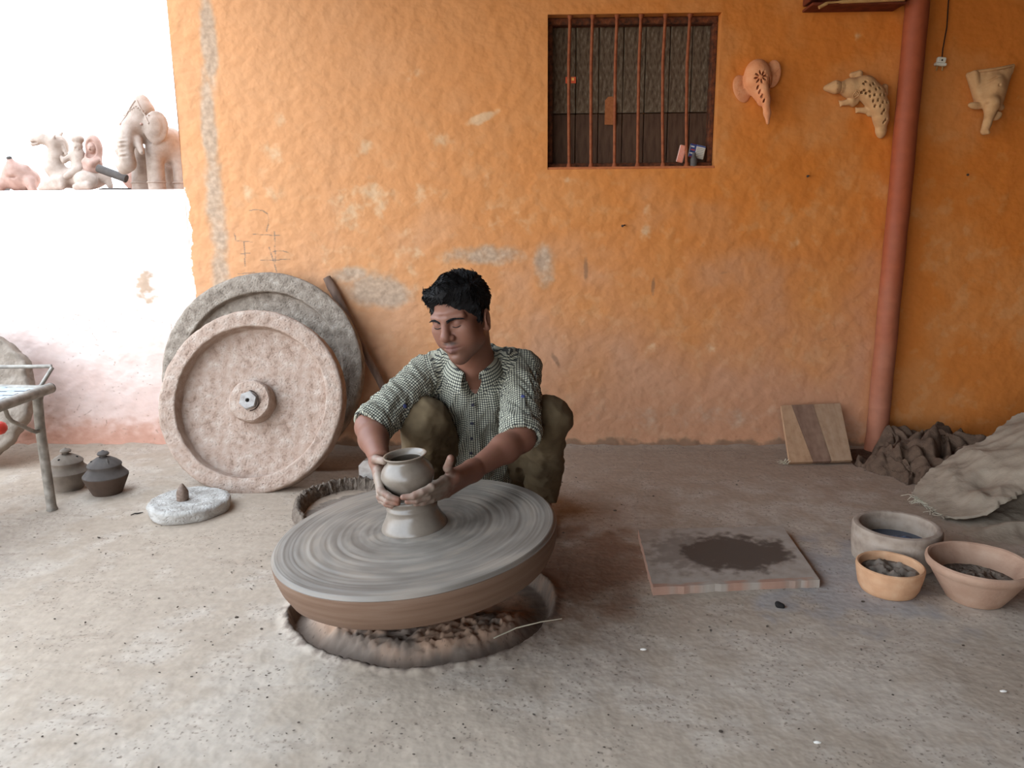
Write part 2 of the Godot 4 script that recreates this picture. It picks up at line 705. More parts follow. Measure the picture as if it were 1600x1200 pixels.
	M["shirt_check"] = sh


# =====================================================================  floor and shell
const PIT := Vector3(-0.283, 0.0, -1.90)

func axis_lines(breaks: Array) -> PackedFloat32Array:  # [from, to, step] runs
	var o := PackedFloat32Array()
	for b: Array in breaks:
		var cnt := int(round(absf(b[1] - b[0]) / b[2]))
		for i in cnt:
			o.append(lerpf(b[0], b[1], float(i) / cnt))
	o.append(breaks[breaks.size() - 1][1])
	return o


func build_floor() -> void:
	var n1 := noise(0.9, 3, 21)
	var n2 := noise(7.0, 3, 22)
	var n3 := noise(24.0, 3, 23)
	var nr := noise(30.0, 4, 24, true)
	var xs := axis_lines([[-5.0, -2.4, 0.1], [-2.4, -0.72, 0.024], [-0.72, 0.2, 0.0075], [0.2, 2.4, 0.024], [2.4, 3.3, 0.1]])
	var zs := axis_lines([[2.6, -0.9, 0.1], [-0.9, -1.5, 0.02], [-1.5, -2.32, 0.0075], [-2.32, -3.46, 0.022]])
	var pts := PackedVector3Array()
	var uvs := PackedVector2Array()
	for z in zs:
		for x in xs:
			var y := 0.006 * n1.get_noise_2d(x, z) + 0.0022 * n2.get_noise_2d(x, z) + 0.0007 * n3.get_noise_2d(x, z) - 0.002
			var dx := (x - PIT.x) / 0.352
			var dz := (z - PIT.z) / 0.318
			var r := sqrt(dx * dx + dz * dz)
			if r < 1.4:
				r *= 1.0 + 0.035 * n2.get_noise_2d(x * 0.8 + 40.0, z * 0.8) + 0.012 * n3.get_noise_2d(x, z)
				var inside := 1.0 - smoothstep(0.955, 1.0, r)
				var lump := nr.get_noise_2d(x, z) * 0.5 + 0.5
				# lumps of trimmed clay fallen in under the wheel's front edge
				var heap := smoothstep(0.22, 0.5, r) * (1.0 - smoothstep(0.74, 0.92, r)) * smoothstep(-0.1, 0.35, dz)
				var floor_y := -0.034 + 0.003 * n2.get_noise_2d(x * 2, z * 2) + heap * (0.030 + 0.026 * lump + 0.006 * n3.get_noise_2d(x * 3, z * 3))
				y = lerpf(y + 0.007 * (1.0 - smoothstep(1.0, 1.09, r)) * (0.4 + 0.9 * lump), floor_y, inside)
			# the floor creeps up the foot of the wall
			y += 0.016 * smoothstep(-3.29, -3.37, z) * (0.7 + 0.8 * n2.get_noise_2d(x, 3.0))
			pts.append(Vector3(x, y, z))
			uvs.append(Vector2((x + 2.6) / 5.2, (z + 3.46) / 2.66))
	var mb := MB.new()
	mb.grid(pts, xs.size(), false, uvs)
	# colour: packed clay earth with trodden plaster, dust and scuffs
	var W := 2048
	var H := 1048
	var a1 := noise(0.0025, 4, 31).get_image(W, H).get_data()
	var a2 := noise(0.016, 5, 32).get_image(W, H).get_data()
	var a3 := noise(0.065, 4, 33).get_image(W, H).get_data()
	var a4 := noise(0.19, 3, 34).get_image(W, H).get_data()
	var streak := noise(0.05, 4, 35).get_image(W / 4, H)
	streak.resize(W, H, Image.INTERPOLATE_BILINEAR)
	var a5 := streak.get_data()
	var out := PackedByteArray()
	out.resize(W * H * 3)
	var base := Vector3(164, 147, 130)
	var lite := Vector3(176, 161, 146)
	var brown := Vector3(150, 128, 110)
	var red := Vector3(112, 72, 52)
	var grey := Vector3(150, 148, 150)
	for j in H:
		var z := -3.46 + 2.66 * j / H
		for i in W:
			var x := -2.6 + 5.2 * i / W
			var q := j * W + i
			var v1 := a1[q] / 255.0
			var v2 := a2[q] / 255.0
			var v3 := a3[q] / 255.0
			var c := base.lerp(lite, smoothstep(0.42, 0.66, v1 * 0.6 + v2 * 0.4))
			# brown earth along the wall and to the right
			var far := smoothstep(-2.35, -3.1, z + (v2 - 0.5) * 0.5) * 0.8 * smoothstep(-1.6, -0.2, x)
			c = c.lerp(brown, far)
			# reddish shade painted in right of the wheel, bluish trodden clay by the slab
			var shade_d := Vector2((x - 0.17) / 0.28, (z + 2.13) / 0.34).length() + (v2 - 0.5) * 0.9
			c = c.lerp(red, 0.55 * (1.0 - smoothstep(0.4, 1.1, shade_d)))
			var gd := Vector2((x - 0.88) / 0.3, (z + 2.05) / 0.3).length() + (v2 - 0.5) * 1.2
			c = c.lerp(grey, 0.6 * (1.0 - smoothstep(0.5, 1.1, gd)))
			# damp clay in the pit and its crumbling edge
			var dx := (x - PIT.x) / 0.352
			var dz := (z - PIT.z) / 0.318
			var r := sqrt(dx * dx + dz * dz)
			if r < 1.2:
				var wet := 1.0 - smoothstep(0.95, 1.08, r + (v3 - 0.5) * 0.16)
				c = c.lerp(Vector3(122, 106, 94).lerp(Vector3(176, 142, 118), smoothstep(0.3, 0.6, v2) * smoothstep(0.92, 0.72, r)), wet)
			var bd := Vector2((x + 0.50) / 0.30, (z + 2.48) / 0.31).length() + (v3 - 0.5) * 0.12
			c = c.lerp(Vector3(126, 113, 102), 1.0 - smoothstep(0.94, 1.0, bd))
			# trodden scuffs, little dark flecks, pale scratches
			var v4 := a4[q] / 255.0
			var v5 := a5[q] / 255.0
			if v5 > 0.6:
				c = c.lerp(brown * 0.86, smoothstep(0.6, 0.74, v5) * 0.2 * smoothstep(0.42, 0.6, v2))
			elif v5 < 0.36:
				c = c.lerp(lite * 1.08, smoothstep(0.36, 0.26, v5) * 0.1)
			if v4 > 0.72:
				c = c.lerp(Vector3(84, 70, 60), smoothstep(0.72, 0.78, v4) * 0.55 * smoothstep(0.46, 0.6, v2))
			c *= 0.95 + 0.1 * v3
			out[q * 3] = clampi(int(c.x), 0, 255)
			out[q * 3 + 1] = clampi(int(c.y), 0, 255)
			out[q * 3 + 2] = clampi(int(c.z), 0, 255)
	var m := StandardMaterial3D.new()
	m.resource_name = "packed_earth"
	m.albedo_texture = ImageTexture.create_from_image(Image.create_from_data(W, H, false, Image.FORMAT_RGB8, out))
	m.roughness = 0.92
	m.metallic_specular = 0.3
	m.uv1_scale = Vector3.ONE
	m.heightmap_enabled = true
	m.heightmap_texture = ImageTexture.create_from_image(noise(0.11, 5, 36).get_image(W, H))
	m.heightmap_scale = 0.11
	m.texture_repeat = false
	M["packed_earth"] = m
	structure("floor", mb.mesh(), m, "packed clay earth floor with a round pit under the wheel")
	# the yard outside, a hand lower
	var g := MB.new()
	g.box(Vector3(60, 0.2, 60), 0.01, Transform3D(Basis(), Vector3(0, -0.2, 0)))
	structure("ground", g.mesh(), M.earth, "bare earth of the yard")


func blobs() -> Array:  # patches on the plaster: kind, x, y, half width, half height, degrees, strength
	return [["L", -0.760, 1.057, 0.110, 0.110, 0, 0.9], ["L", -0.649, 1.096, 0.096, 0.096, 0, 0.9], ["L", -1.098, 1.126, 0.068, 0.055, 0, 0.6],
		["L", -1.023, 1.424, 0.038, 0.043, 0, 0.8], ["L", -0.237, 1.281, 0.024, 0.035, 0, 0.9], ["L", -0.189, 1.418, 0.085, 0.024, 20, 1.1],
		["L", -0.369, 1.346, 0.094, 0.043, -10, 0.7], ["L", -0.707, 1.293, 0.092, 0.035, 35, 0.8], ["L", -0.444, 1.121, 0.103, 0.049, 10, 0.8],
		["L", -0.172, 1.153, 0.032, 0.054, 0, 0.8], ["L", -1.073, 1.283, 0.092, 0.081, 0, 0.7], ["L", -1.176, 1.122, 0.044, 0.044, 0, 0.8],
		["L", -0.812, 0.869, 0.166, 0.061, 0, 0.7], ["L", -0.092, 0.999, 0.123, 0.076, -10, 0.7], ["L", -0.506, 0.881, 0.083, 0.124, 0, 0.8],
		["L", 0.506, 0.994, 0.043, 0.119, 0, 0.7], ["L", 0.555, 0.444, 0.050, 0.073, 0, 0.6], ["L", 0.815, 0.451, 0.050, 0.031, 0, 0.7],
		["L", 1.159, 0.923, 0.122, 0.122, 0, 0.5], ["L", -0.481, 1.606, 0.119, 0.063, -20, 0.6], ["L", 0.152, 1.168, 0.067, 0.022, 0, 0.6],
		["L", -0.995, 0.173, 0.174, 0.116, 0, 0.3], ["L", 0.654, 0.654, 0.221, 0.166, 0, 0.3], ["L", 0.212, 0.516, 0.168, 0.224, 0, 0.35],
		["L", 1.819, 1.702, 0.036, 0.025, 0, 0.6], ["L", 1.977, 1.456, 0.103, 0.129, 0, 0.4], ["L", 1.743, 1.703, 0.076, 0.051, 0, 0.4],
		["L", 1.334, 1.707, 0.020, 0.051, 0, 0.6], ["G", -1.304, 1.739, 0.040, 0.238, 0, 1.0], ["G", -1.333, 1.389, 0.041, 0.270, 0, 1.0],
		["G", -1.330, 1.049, 0.052, 0.331, 0, 0.9], ["G", -1.337, 0.749, 0.056, 0.197, 0, 0.9], ["G", -0.653, 0.703, 0.168, 0.084, -5, 1.1],
		["G", -0.190, 0.857, 0.220, 0.055, 0, 0.8], ["G", 0.072, 0.817, 0.061, 0.124, 0, 0.8], ["G", -0.775, 0.773, 0.112, 0.050, 0, 0.8],
		["G", 0.730, 0.139, 0.570, 0.085, 0, 0.45], ["G", 1.359, 0.078, 0.426, 0.085, 0, 0.5], ["D", 0.251, 0.794, 0.014, 0.066, 0, 0.8],
		["D", 0.542, 0.718, 0.011, 0.050, 0, 0.8], ["D", 0.123, 0.397, 0.014, 0.045, 30, 0.8], ["D", 0.841, 0.777, 0.038, 0.011, 8, 0.5],
		["D", 1.300, 0.483, 0.061, 0.011, 10, 0.5], ["D", 1.386, 0.448, 0.039, 0.011, 20, 0.5]]


func marks() -> Array:  # the charcoal scrawl on the plaster
	return [[Vector2(-1.190, 1.050), Vector2(-1.160, 1.054), Vector2(-1.132, 1.050), Vector2(-1.112, 1.036), Vector2(-1.107, 1.017), Vector2(-1.112, 0.99), Vector2(-1.122, 0.961)],
		[Vector2(-1.181, 0.951), Vector2(-1.062, 0.944)], [Vector2(-1.261, 0.957), Vector2(-1.258, 0.924), Vector2(-1.183, 0.918)],
		[Vector2(-1.222, 0.918), Vector2(-1.225, 0.812)], [Vector2(-1.240, 0.867), Vector2(-1.198, 0.872)], [Vector2(-1.258, 0.782), Vector2(-1.182, 0.787)],
		[Vector2(-1.086, 0.961), Vector2(-1.093, 0.827)], [Vector2(-1.115, 0.896), Vector2(-1.086, 0.770)], [Vector2(-1.156, 0.839), Vector2(-1.027, 0.843)],
		[Vector2(-1.100, 0.877), Vector2(-1.060, 0.880), Vector2(-1.031, 0.871)]]


const WALL_X0 := -1.461
const WALL_X1 := 3.1
const WALL_TOP := 2.3

func orange_plaster() -> StandardMaterial3D:
	var W := 1520
	var H := 860
	var x0 := WALL_X0
	var sx := (WALL_X1 - WALL_X0) / W
	var y1 := WALL_TOP
	var sy := (WALL_TOP + 0.08) / H
	var a1 := noise(0.006, 4, 41).get_image(W, H).get_data()
	var a2 := noise(0.028, 5, 42).get_image(W, H).get_data()
	var a3 := noise(0.09, 4, 43).get_image(W, H).get_data()
	var out := PackedByteArray()
	out.resize(W * H * 3)
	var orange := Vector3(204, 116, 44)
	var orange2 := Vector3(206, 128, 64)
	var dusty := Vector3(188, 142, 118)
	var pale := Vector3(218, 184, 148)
	var cement := Vector3(176, 160, 144)
	var dark := Vector3(120, 92, 74)
	var patch := PackedFloat32Array()
	for kind in 3:
		var layer := PackedFloat32Array()
		layer.resize(W * H)
		patch.append_array(layer)
	var WH := W * H
	for b: Array in blobs():
		var kk := 0 if b[0] == "L" else (1 if b[0] == "G" else 2)
		var reach := 1.5 * maxf(b[3], b[4])
		var ci: float = (b[1] - x0) / sx
		var cj: float = (y1 - b[2]) / sy
		var ri := reach / sx
		var rj := reach / sy
		var an := deg_to_rad(b[5])
		var ca := cos(an)
		var sa := sin(an)
		for j in range(maxi(0, int(cj - rj)), mini(H, int(cj + rj) + 1)):
			for i in range(maxi(0, int(ci - ri)), mini(W, int(ci + ri) + 1)):
				var dx: float = (i - ci) * sx
				var dy: float = (cj - j) * sy
				var u: float = (dx * ca + dy * sa) / b[3]
				var w: float = (-dx * sa + dy * ca) / b[4]
				var d := 1.0 - smoothstep(0.25, 1.5, sqrt(u * u + w * w))
				var q := kk * WH + j * W + i
				patch[q] = maxf(patch[q], d * b[6])
	for j in H:
		var y := y1 - j * sy
		for i in W:
			var x := x0 + i * sx
			var q := j * W + i
			var v1 := a1[q] / 255.0
			var v2 := a2[q] / 255.0
			var v3 := a3[q] / 255.0
			var c := orange.lerp(orange2, smoothstep(0.35, 0.72, v1))
			# dust thrown up by feet and clay, then light from the left painted in as paler orange
			var low := smoothstep(1.15, 0.05, y + (v1 - 0.5) * 0.7) * 0.8 * (1.0 - 0.85 * smoothstep(1.45, 1.62, x))
			c = c.lerp(dusty, low)
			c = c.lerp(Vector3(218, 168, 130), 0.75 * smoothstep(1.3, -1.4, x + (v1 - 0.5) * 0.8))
			c = c.lerp(pale, 0.16 * smoothstep(0.56, 0.74, v2 * 0.7 + v1 * 0.3) * smoothstep(1.7, 1.0, y))
			var pl := patch[q]
			if pl > 0.0:
				c = c.lerp(pale, clampf(smoothstep(0.85, 1.5, pl * 0.9 + v2 * 0.8 + (v3 - 0.5) * 0.3), 0, 1) * 0.75)
			var pg := patch[WH + q]
			if pg > 0.0:
				c = c.lerp(cement * (0.86 + 0.28 * v3), clampf(smoothstep(0.5, 1.15, pg + v2 * 0.45 + (v3 - 0.5) * 0.15), 0, 1) * 0.7)
			var pd := patch[2 * WH + q]
			if pd > 0.0:
				c = c.lerp(dark, clampf(smoothstep(0.6, 1.1, pd + v3 * 0.5), 0, 1) * 0.5)
			# whitewash slopped over the open end
			var edge := x - x0 + (v2 - 0.5) * 0.03
			if edge < 0.012 and y < 1.15:
				c = Vector3(236, 222, 212)
			# rough earth-splashed foot
			var foot := y - 0.035 - (v2 - 0.5) * 0.05
			if foot < 0.0:
				c = c.lerp(Vector3(128, 100, 80), 0.75 * smoothstep(0.0, -0.02, foot))
			c *= 0.985 + 0.03 * v3
			out[q * 3] = clampi(int(c.x), 0, 255)
			out[q * 3 + 1] = clampi(int(c.y), 0, 255)
			out[q * 3 + 2] = clampi(int(c.z), 0, 255)
	for line: Array in marks():
		for s in line.size() - 1:
			var p: Vector2 = line[s]
			var e: Vector2 = line[s + 1]
			var steps := int(p.distance_to(e) / 0.0022) + 1
			for t in steps:
				var w := p.lerp(e, float(t) / steps)
				var ci := int((w.x - x0) / sx)
				var cj := int((y1 - w.y) / sy)
				var q := cj * W + ci
				var amt := 0.25 + 0.75 * smoothstep(0.3, 0.6, a3[q] / 255.0)
				for o: int in [0, 1]:
					for ch in 3:
						out[(q + o) * 3 + ch] = int(lerpf(out[(q + o) * 3 + ch], 92.0, 0.33 * amt))
	var m := StandardMaterial3D.new()
	m.resource_name = "orange_plaster"
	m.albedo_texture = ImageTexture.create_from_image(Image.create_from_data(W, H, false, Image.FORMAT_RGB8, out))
	m.roughness = 0.82
	m.metallic_specular = 0.3
	m.heightmap_enabled = true
	m.heightmap_texture = ImageTexture.create_from_image(noise(0.035, 5, 46).get_image(W, H))
	m.heightmap_scale = 0.5
	M["orange_plaster"] = m
	return m


func build_shell() -> void:
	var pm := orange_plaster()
	# wall_back: a plastered wall with a window opening, front face gently uneven
	var nw := noise(1.1, 3, 51)
	var nf := noise(9.0, 3, 52)
	var xs := axis_lines([[WALL_X0, 0.086, 0.025], [0.086, 0.785, 0.05], [0.785, WALL_X1, 0.04]])
	var ys := axis_lines([[-0.08, 1.208, 0.025], [1.208, 1.812, 0.05], [1.812, WALL_TOP, 0.04]])
	var mb := MB.new()
	var at := func(x: float, y: float) -> Vector3:
		var z := WALL_Z + 0.004 * nw.get_noise_2d(x, y) + 0.0015 * nf.get_noise_2d(x, y)
		z += 0.012 * smoothstep(0.05, -0.03, y + 0.02 * nf.get_noise_2d(x, 7.0))
		return Vector3(x, y, z)
	var sets := [[WALL_X0, 0.086, -0.08, WALL_TOP], [0.785, WALL_X1, -0.08, WALL_TOP], [0.086, 0.785, -0.08, 1.208], [0.086, 0.785, 1.812, WALL_TOP]]
	for s: Array in sets:
		var pts := PackedVector3Array()
		var uvs := PackedVector2Array()
		var nu := 0
		for y in ys:
			if y < s[2] - 1e-4 or y > s[3] + 1e-4:
				continue
			nu = 0
			for x in xs:
				if x < s[0] - 1e-4 or x > s[1] + 1e-4:
					continue
				nu += 1
				pts.append(at.call(x, y))
				uvs.append(Vector2((x - WALL_X0) / (WALL_X1 - WALL_X0), (WALL_TOP - y) / (WALL_TOP + 0.08)))
		mb.grid(pts, nu, false, uvs)
	# reveals of the opening, the open left end, the back
	var quad := func(a: Vector3, b: Vector3, c: Vector3, d: Vector3, off: Vector2) -> void:
		var s0 := mb.v.size()
		mb.poly([a, b, c, d])
		for i in range(s0, mb.v.size()):
			var p := mb.v[i]
			mb.uv[i] = Vector2((p.x - WALL_X0) / (WALL_X1 - WALL_X0), (WALL_TOP - p.y) / (WALL_TOP + 0.08)) + off
	var zf := WALL_Z
	var zb := WALL_Z - 0.25
	var x0 := 0.086
	var x1 := 0.785
	var y0 := 1.208
	var y1 := 1.812
	quad.call(Vector3(x0, y0, zf), Vector3(x0, y0, zb), Vector3(x0, y1, zb), Vector3(x0, y1, zf), Vector2.ZERO)
	quad.call(Vector3(x1, y0, zb), Vector3(x1, y0, zf), Vector3(x1, y1, zf), Vector3(x1, y1, zb), Vector2.ZERO)
	quad.call(Vector3(x0, y0, zf), Vector3(x1, y0, zf), Vector3(x1, y0, zb), Vector3(x0, y0, zb), Vector2(0, 0.02))
	quad.call(Vector3(x0, y1, zb), Vector3(x1, y1, zb), Vector3(x1, y1, zf), Vector3(x0, y1, zf), Vector2(0, -0.02))
	quad.call(Vector3(WALL_X0, -0.08, zb), Vector3(WALL_X0, -0.08, zf), Vector3(WALL_X0, WALL_TOP, zf), Vector3(WALL_X0, WALL_TOP, zb), Vector2(0.01, 0))
	quad.call(Vector3(WALL_X1, -0.08, zb), Vector3(WALL_X0, -0.08, zb), Vector3(WALL_X0, WALL_TOP, zb), Vector3(WALL_X1, WALL_TOP, zb), Vector2.ZERO)
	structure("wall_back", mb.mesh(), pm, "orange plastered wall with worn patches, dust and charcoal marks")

	# wall_left: the low whitewashed wall beyond the open end
	var W := 900
	var H := 400
	var b1 := noise(0.012, 4, 61).get_image(W, H).get_data()
	var b2 := noise(0.05, 5, 62).get_image(W, H).get_data()
	var b3 := noise(0.03, 2, 63, true).get_image(W, H).get_data()
	var out := PackedByteArray()
	out.resize(W * H * 3)
	for j in H:
		var y := 1.137 - 1.217 * j / H
		for i in W:
			var x := -5.0 + 3.56 * i / W
			var q := j * W + i
			var v1 := b1[q] / 255.0
			var v2 := b2[q] / 255.0
			var v3 := b3[q] / 255.0
			var c := Vector3(236, 216, 206).lerp(Vector3(226, 196, 184), smoothstep(0.75, 0.1, y + (v1 - 0.5) * 0.5))
			c = c.lerp(Vector3(204, 150, 128), smoothstep(0.17, 0.03, y + (v2 - 0.5) * 0.1) * 0.8)
			if v3 > 0.93 and v1 > 0.45 and y < 0.62:  # hairline cracks in the wash
				c = c.lerp(Vector3(160, 128, 112), 0.7 * smoothstep(0.93, 0.98, v3))
			var st := Vector2((x + 1.69) / 0.05, (y - 0.72) / 0.09).length() + (v2 - 0.5) * 2.2
			c = c.lerp(Vector3(186, 156, 130), 0.8 * (1.0 - smoothstep(0.2, 0.9, st)))
			c *= 0.97 + 0.06 * v2
			out[q * 3] = clampi(int(c.x), 0, 255)
			out[q * 3 + 1] = clampi(int(c.y), 0, 255)
			out[q * 3 + 2] = clampi(int(c.z), 0, 255)
	var wm := StandardMaterial3D.new()
	wm.resource_name = "pink_whitewash"
	wm.albedo_texture = ImageTexture.create_from_image(Image.create_from_data(W, H, false, Image.FORMAT_RGB8, out))
	wm.roughness = 0.95
	wm.metallic_specular = 0.2
	wm.heightmap_enabled = true
	wm.heightmap_texture = ImageTexture.create_from_image(noise(0.03, 5, 64).get_image(W, H))
	wm.heightmap_scale = 0.5
	M["pink_whitewash"] = wm
	var lw := MB.new()
	var pts := PackedVector3Array()
	var uvs := PackedVector2Array()
	var lx := axis_lines([[-5.0, -2.4, 0.2], [-2.4, -1.44, 0.024]])
	var ly := axis_lines([[-0.08, 1.137, 0.025]])
	var zl := -3.372
	for y in ly:
		for x in lx:
			pts.append(Vector3(x, y, zl + 0.005 * nw.get_noise_2d(x + 9, y) + 0.002 * nf.get_noise_2d(x, y)))
			uvs.append(Vector2((x + 5.0) / 3.56, (1.137 - y) / 1.217))
	lw.grid(pts, lx.size(), false, uvs)
	var top := PackedVector3Array()
	var tuv := PackedVector2Array()
	for k in 4:
		for x in lx:
			var zz: float = [zl, zl - 0.008, zl - 0.26, zl - 0.26][k]
			var yy: float = [1.137, 1.143, 1.143, -0.08][k]
			top.append(Vector3(x, yy, zz + (0.005 * nw.get_noise_2d(x + 9, 1.137) + 0.002 * nf.get_noise_2d(x, 1.137) if k == 0 else 0.0)))
			tuv.append(Vector2((x + 5.0) / 3.56, 0.02 * k))
	lw.grid(top, lx.size(), false, tuv)
	structure("wall_left", lw.mesh(), wm, "low pinkish whitewashed wall, cracked near its foot")

	# the veranda's concrete roof and right-hand wall, outside the picture
	var roof := MB.new()
	roof.box(Vector3(5.2, 0.14, 7.4), 0.01, Transform3D(Basis(), Vector3(1.14, WALL_TOP + 0.07, 0.0)))
	structure("ceiling", roof.mesh(), M.roof_concrete, "concrete veranda roof")
	var rw := MB.new()
	rw.box(Vector3(0.25, WALL_TOP + 0.08, 8.4), 0.01, Transform3D(Basis(), Vector3(WALL_X1 + 0.125, (WALL_TOP - 0.08) / 2, 0.6)))
	var om: StandardMaterial3D = surf("orange_plain", [c8(84, 52, 34), c8(94, 62, 44)], 1.2, 0.85)  # dark brown on the unseen walls, to cut bounced fill light
	var fw := MB.new()
	fw.box(Vector3(3.3, WALL_TOP + 0.08, 0.25), 0.01, Transform3D(Basis(), Vector3(1.7, (WALL_TOP - 0.08) / 2, 3.6)))  # wall added behind the camera to keep light off the right side
	structure("wall_front_added", fw.mesh(), om, "added unseen wall behind the camera to block light")
	structure("wall_right", rw.mesh(), om, "unseen dark brown side wall of the veranda")


func build_window() -> void:
	var o := Node3D.new()
	o.name = "window_1"
	o.set_meta("kind", "structure")
	o.set_meta("label", "barred window with weathered boards behind rusty bars")
	add_child(o)
	var x0 := 0.086
	var x1 := 0.785
	var y0 := 1.208
	var y1 := 1.812
	# the closed leaf deep in the opening: weathered upper boards, plainer lower boards
	var rng := RandomNumberGenerator.new()
	rng.seed = 5
	var edges := [0.1, 0.208, 0.305, 0.408, 0.50, 0.602, 0.695, 0.77]
	for half in 2:
		var ya := 1.215 if half == 1 else 1.445
		var yb := 1.442 if half == 1 else 1.80
		for i in edges.size() - 1:
			var w: float = edges[i + 1] - edges[i] - 0.003
			var b := MB.new()
			b.box(Vector3(w, yb - ya, 0.02), 0.002)
			var p := part("plank", b.mesh(), M.plank_grey if half == 0 else M.plank_brown, o, Transform3D(Basis(), Vector3((edges[i] + edges[i + 1]) / 2, (ya + yb) / 2, WALL_Z - 0.115 - rng.randf() * 0.004 - 0.004 * half)))
			p.rotation.z = deg_to_rad(rng.randf_range(-0.3, 0.3))
	# rusty flat frame round the opening
	for s in 4:
		var b := MB.new()
		var horiz := s < 2
		b.box(Vector3(x1 - x0, 0.028, 0.05) if horiz else Vector3(0.022, y1 - y0 - 0.056, 0.05), 0.004)
		var c := Vector3((x0 + x1) / 2, y0 + 0.014 if s == 0 else y1 - 0.014, WALL_Z - 0.078) if horiz else Vector3(x0 + 0.011 if s == 2 else x1 - 0.011, (y0 + y1) / 2, WALL_Z - 0.078)
		part("window_frame", b.mesh(), M.frame_rust, o, Transform3D(Basis(), c))
	# six round bars, each with a lump of mortar at its ends
	var xs := [0.174, 0.266, 0.365, 0.462, 0.561, 0.660]
	for i in xs.size():
		var b := MB.new()
		var x: float = xs[i]
		var lean := -0.012 if i > 3 else -0.004
		b.tube([Vector3(x - lean, y0 - 0.004, WALL_Z - 0.022), Vector3(x - lean * 0.3, y0 + 0.2, WALL_Z - 0.022), Vector3(x + lean * 0.2, y0 + 0.42, WALL_Z - 0.022), Vector3(x + 0.003, y1 + 0.004, WALL_Z - 0.022)], [0.0066], 10, false)
		b.tube([Vector3(x - lean, y0 - 0.002, WALL_Z - 0.022), Vector3(x - lean, y0 + 0.012, WALL_Z - 0.022), Vector3(x - lean, y0 + 0.026, WALL_Z - 0.022)], [0.016, 0.012, 0.0075], 10, false)
		b.tube([Vector3(x + 0.003, y1 + 0.002, WALL_Z - 0.022), Vector3(x + 0.003, y1 - 0.014, WALL_Z - 0.022)], [0.014, 0.0075], 10, false)
		part("bar", b.mesh(), M.bar_rust, o)
	# a ledge of mortar where the bars stand
	var led := MB.new()
	led.box(Vector3(x1 - x0, 0.012, 0.036), 0.004, Transform3D(Basis(), Vector3((x0 + x1) / 2, y0 + 0.004, WALL_Z - 0.02)))
	part("window_sill", led.mesh(), surf("sill_orange", [c8(176, 98, 56), c8(198, 120, 76)], 0.3, 0.9, "bump_mid", 0.3), o)

	# small things on and behind the bars
	var pk := MB.new()
	pk.box(Vector3(0.028, 0.072, 0.012), 0.003)
	var im := Image.create(32, 64, false, Image.FORMAT_RGB8)
	im.fill(c8(214, 96, 52))
	for k in 5:
		im.fill_rect(Rect2i(3 + 6 * k, 0, 2, 64), c8(236, 206, 190))
	single("orange_packet", pk.mesh(), flat_print("packet_orange", im, Vector3(1 / 0.03, 1 / 0.07, 1)), "small orange and white striped packet leaning behind the window's rightmost bar", "packet", Transform3D(turned(-6, 0, -14), Vector3(0.652, 1.27, WALL_Z - 0.045)))
	var pk2 := MB.new()
	pk2.box(Vector3(0.066, 0.056, 0.014), 0.003)
	var im2 := Image.create(66, 56, false, Image.FORMAT_RGB8)
	im2.fill(c8(206, 198, 182))
	im2.fill_rect(Rect2i(0, 0, 26, 56), c8(44, 62, 116))
	im2.fill_rect(Rect2i(4, 10, 14, 6), c8(220, 214, 206))
	im2.fill_rect(Rect2i(6, 24, 16, 5), c8(190, 60, 48))
	im2.fill_rect(Rect2i(3, 38, 18, 6), c8(220, 214, 206))
	im2.fill_rect(Rect2i(26, 0, 40, 8), c8(60, 82, 140))
	for k in 6:
		im2.fill_rect(Rect2i(31, 14 + 7 * k, 30, 2), c8(120, 116, 110))
		im2.fill_rect(Rect2i(32 + 6 * k, 12, 1, 40), c8(170, 164, 152))
	single("printed_packet", pk2.mesh(), flat_print("packet_blue", im2, Vector3(1 / 0.066, 1 / 0.056, 1)), "blue and white printed packet tilted in the window's lower right corner", "packet", Transform3D(turned(-10, 0, -13), Vector3(0.718, 1.279, WALL_Z - 0.05)))
	var st := MB.new()
	st.lathe([Vector2(0.0, 0.0), Vector2(0.014, 0.0), Vector2(0.0145, 0.028), Vector2(0.011, 0.038), Vector2(0.008, 0.044), Vector2(0.008, 0.056), Vector2(0.0, 0.057)], 20)
	single("small_bottle", st.mesh(), M.clay_dark, "tiny dark bottle standing on the window sill below the packets", "bottle", Transform3D(Basis(), Vector3(0.70, 1.216, WALL_Z - 0.018)))
	var im3 := Image.create(44, 24, false, Image.FORMAT_RGB8)
	im3.fill(c8(226, 84, 36))
	im3.fill_rect(Rect2i(6, 6, 10, 10), c8(244, 150, 70))
	im3.fill_rect(Rect2i(26, 4, 10, 10), c8(250, 190, 90))
	im3.fill_rect(Rect2i(18, 0, 5, 24), c8(120, 44, 26))
	var sk := MB.new()
	sk.box(Vector3(0.044, 0.026, 0.002), 0.0005)
	single("orange_sticker", sk.mesh(), flat_print("sticker_orange", im3, Vector3(1 / 0.044, 1 / 0.026, 1)), "small bright orange sticker on the boards behind the window's first bar", "sticker", Transform3D(Basis(), Vector3(0.186, 1.578, WALL_Z - 0.100)))
	var cd := MB.new()
	var out: Array = []
	for p: Vector2 in [Vector2(-0.024, -0.056), Vector2(0.026, -0.058), Vector2(0.024, 0.03), Vector2(0.008, 0.058), Vector2(-0.012, 0.056), Vector2(-0.024, 0.042)]:
		out.append(Vector3(p.x, p.y, 0.0015))
	cd.poly(out)
	var back: Array = []
	for p: Vector3 in out:
		back.push_front(Vector3(p.x, p.y, -0.0015))
	cd.poly(back)
	for k in out.size():
		var a: Vector3 = out[k]
		var b: Vector3 = out[(k + 1) % out.size()]
		cd.poly([Vector3(a.x, a.y, -0.0015), Vector3(b.x, b.y, -0.0015), b, a])
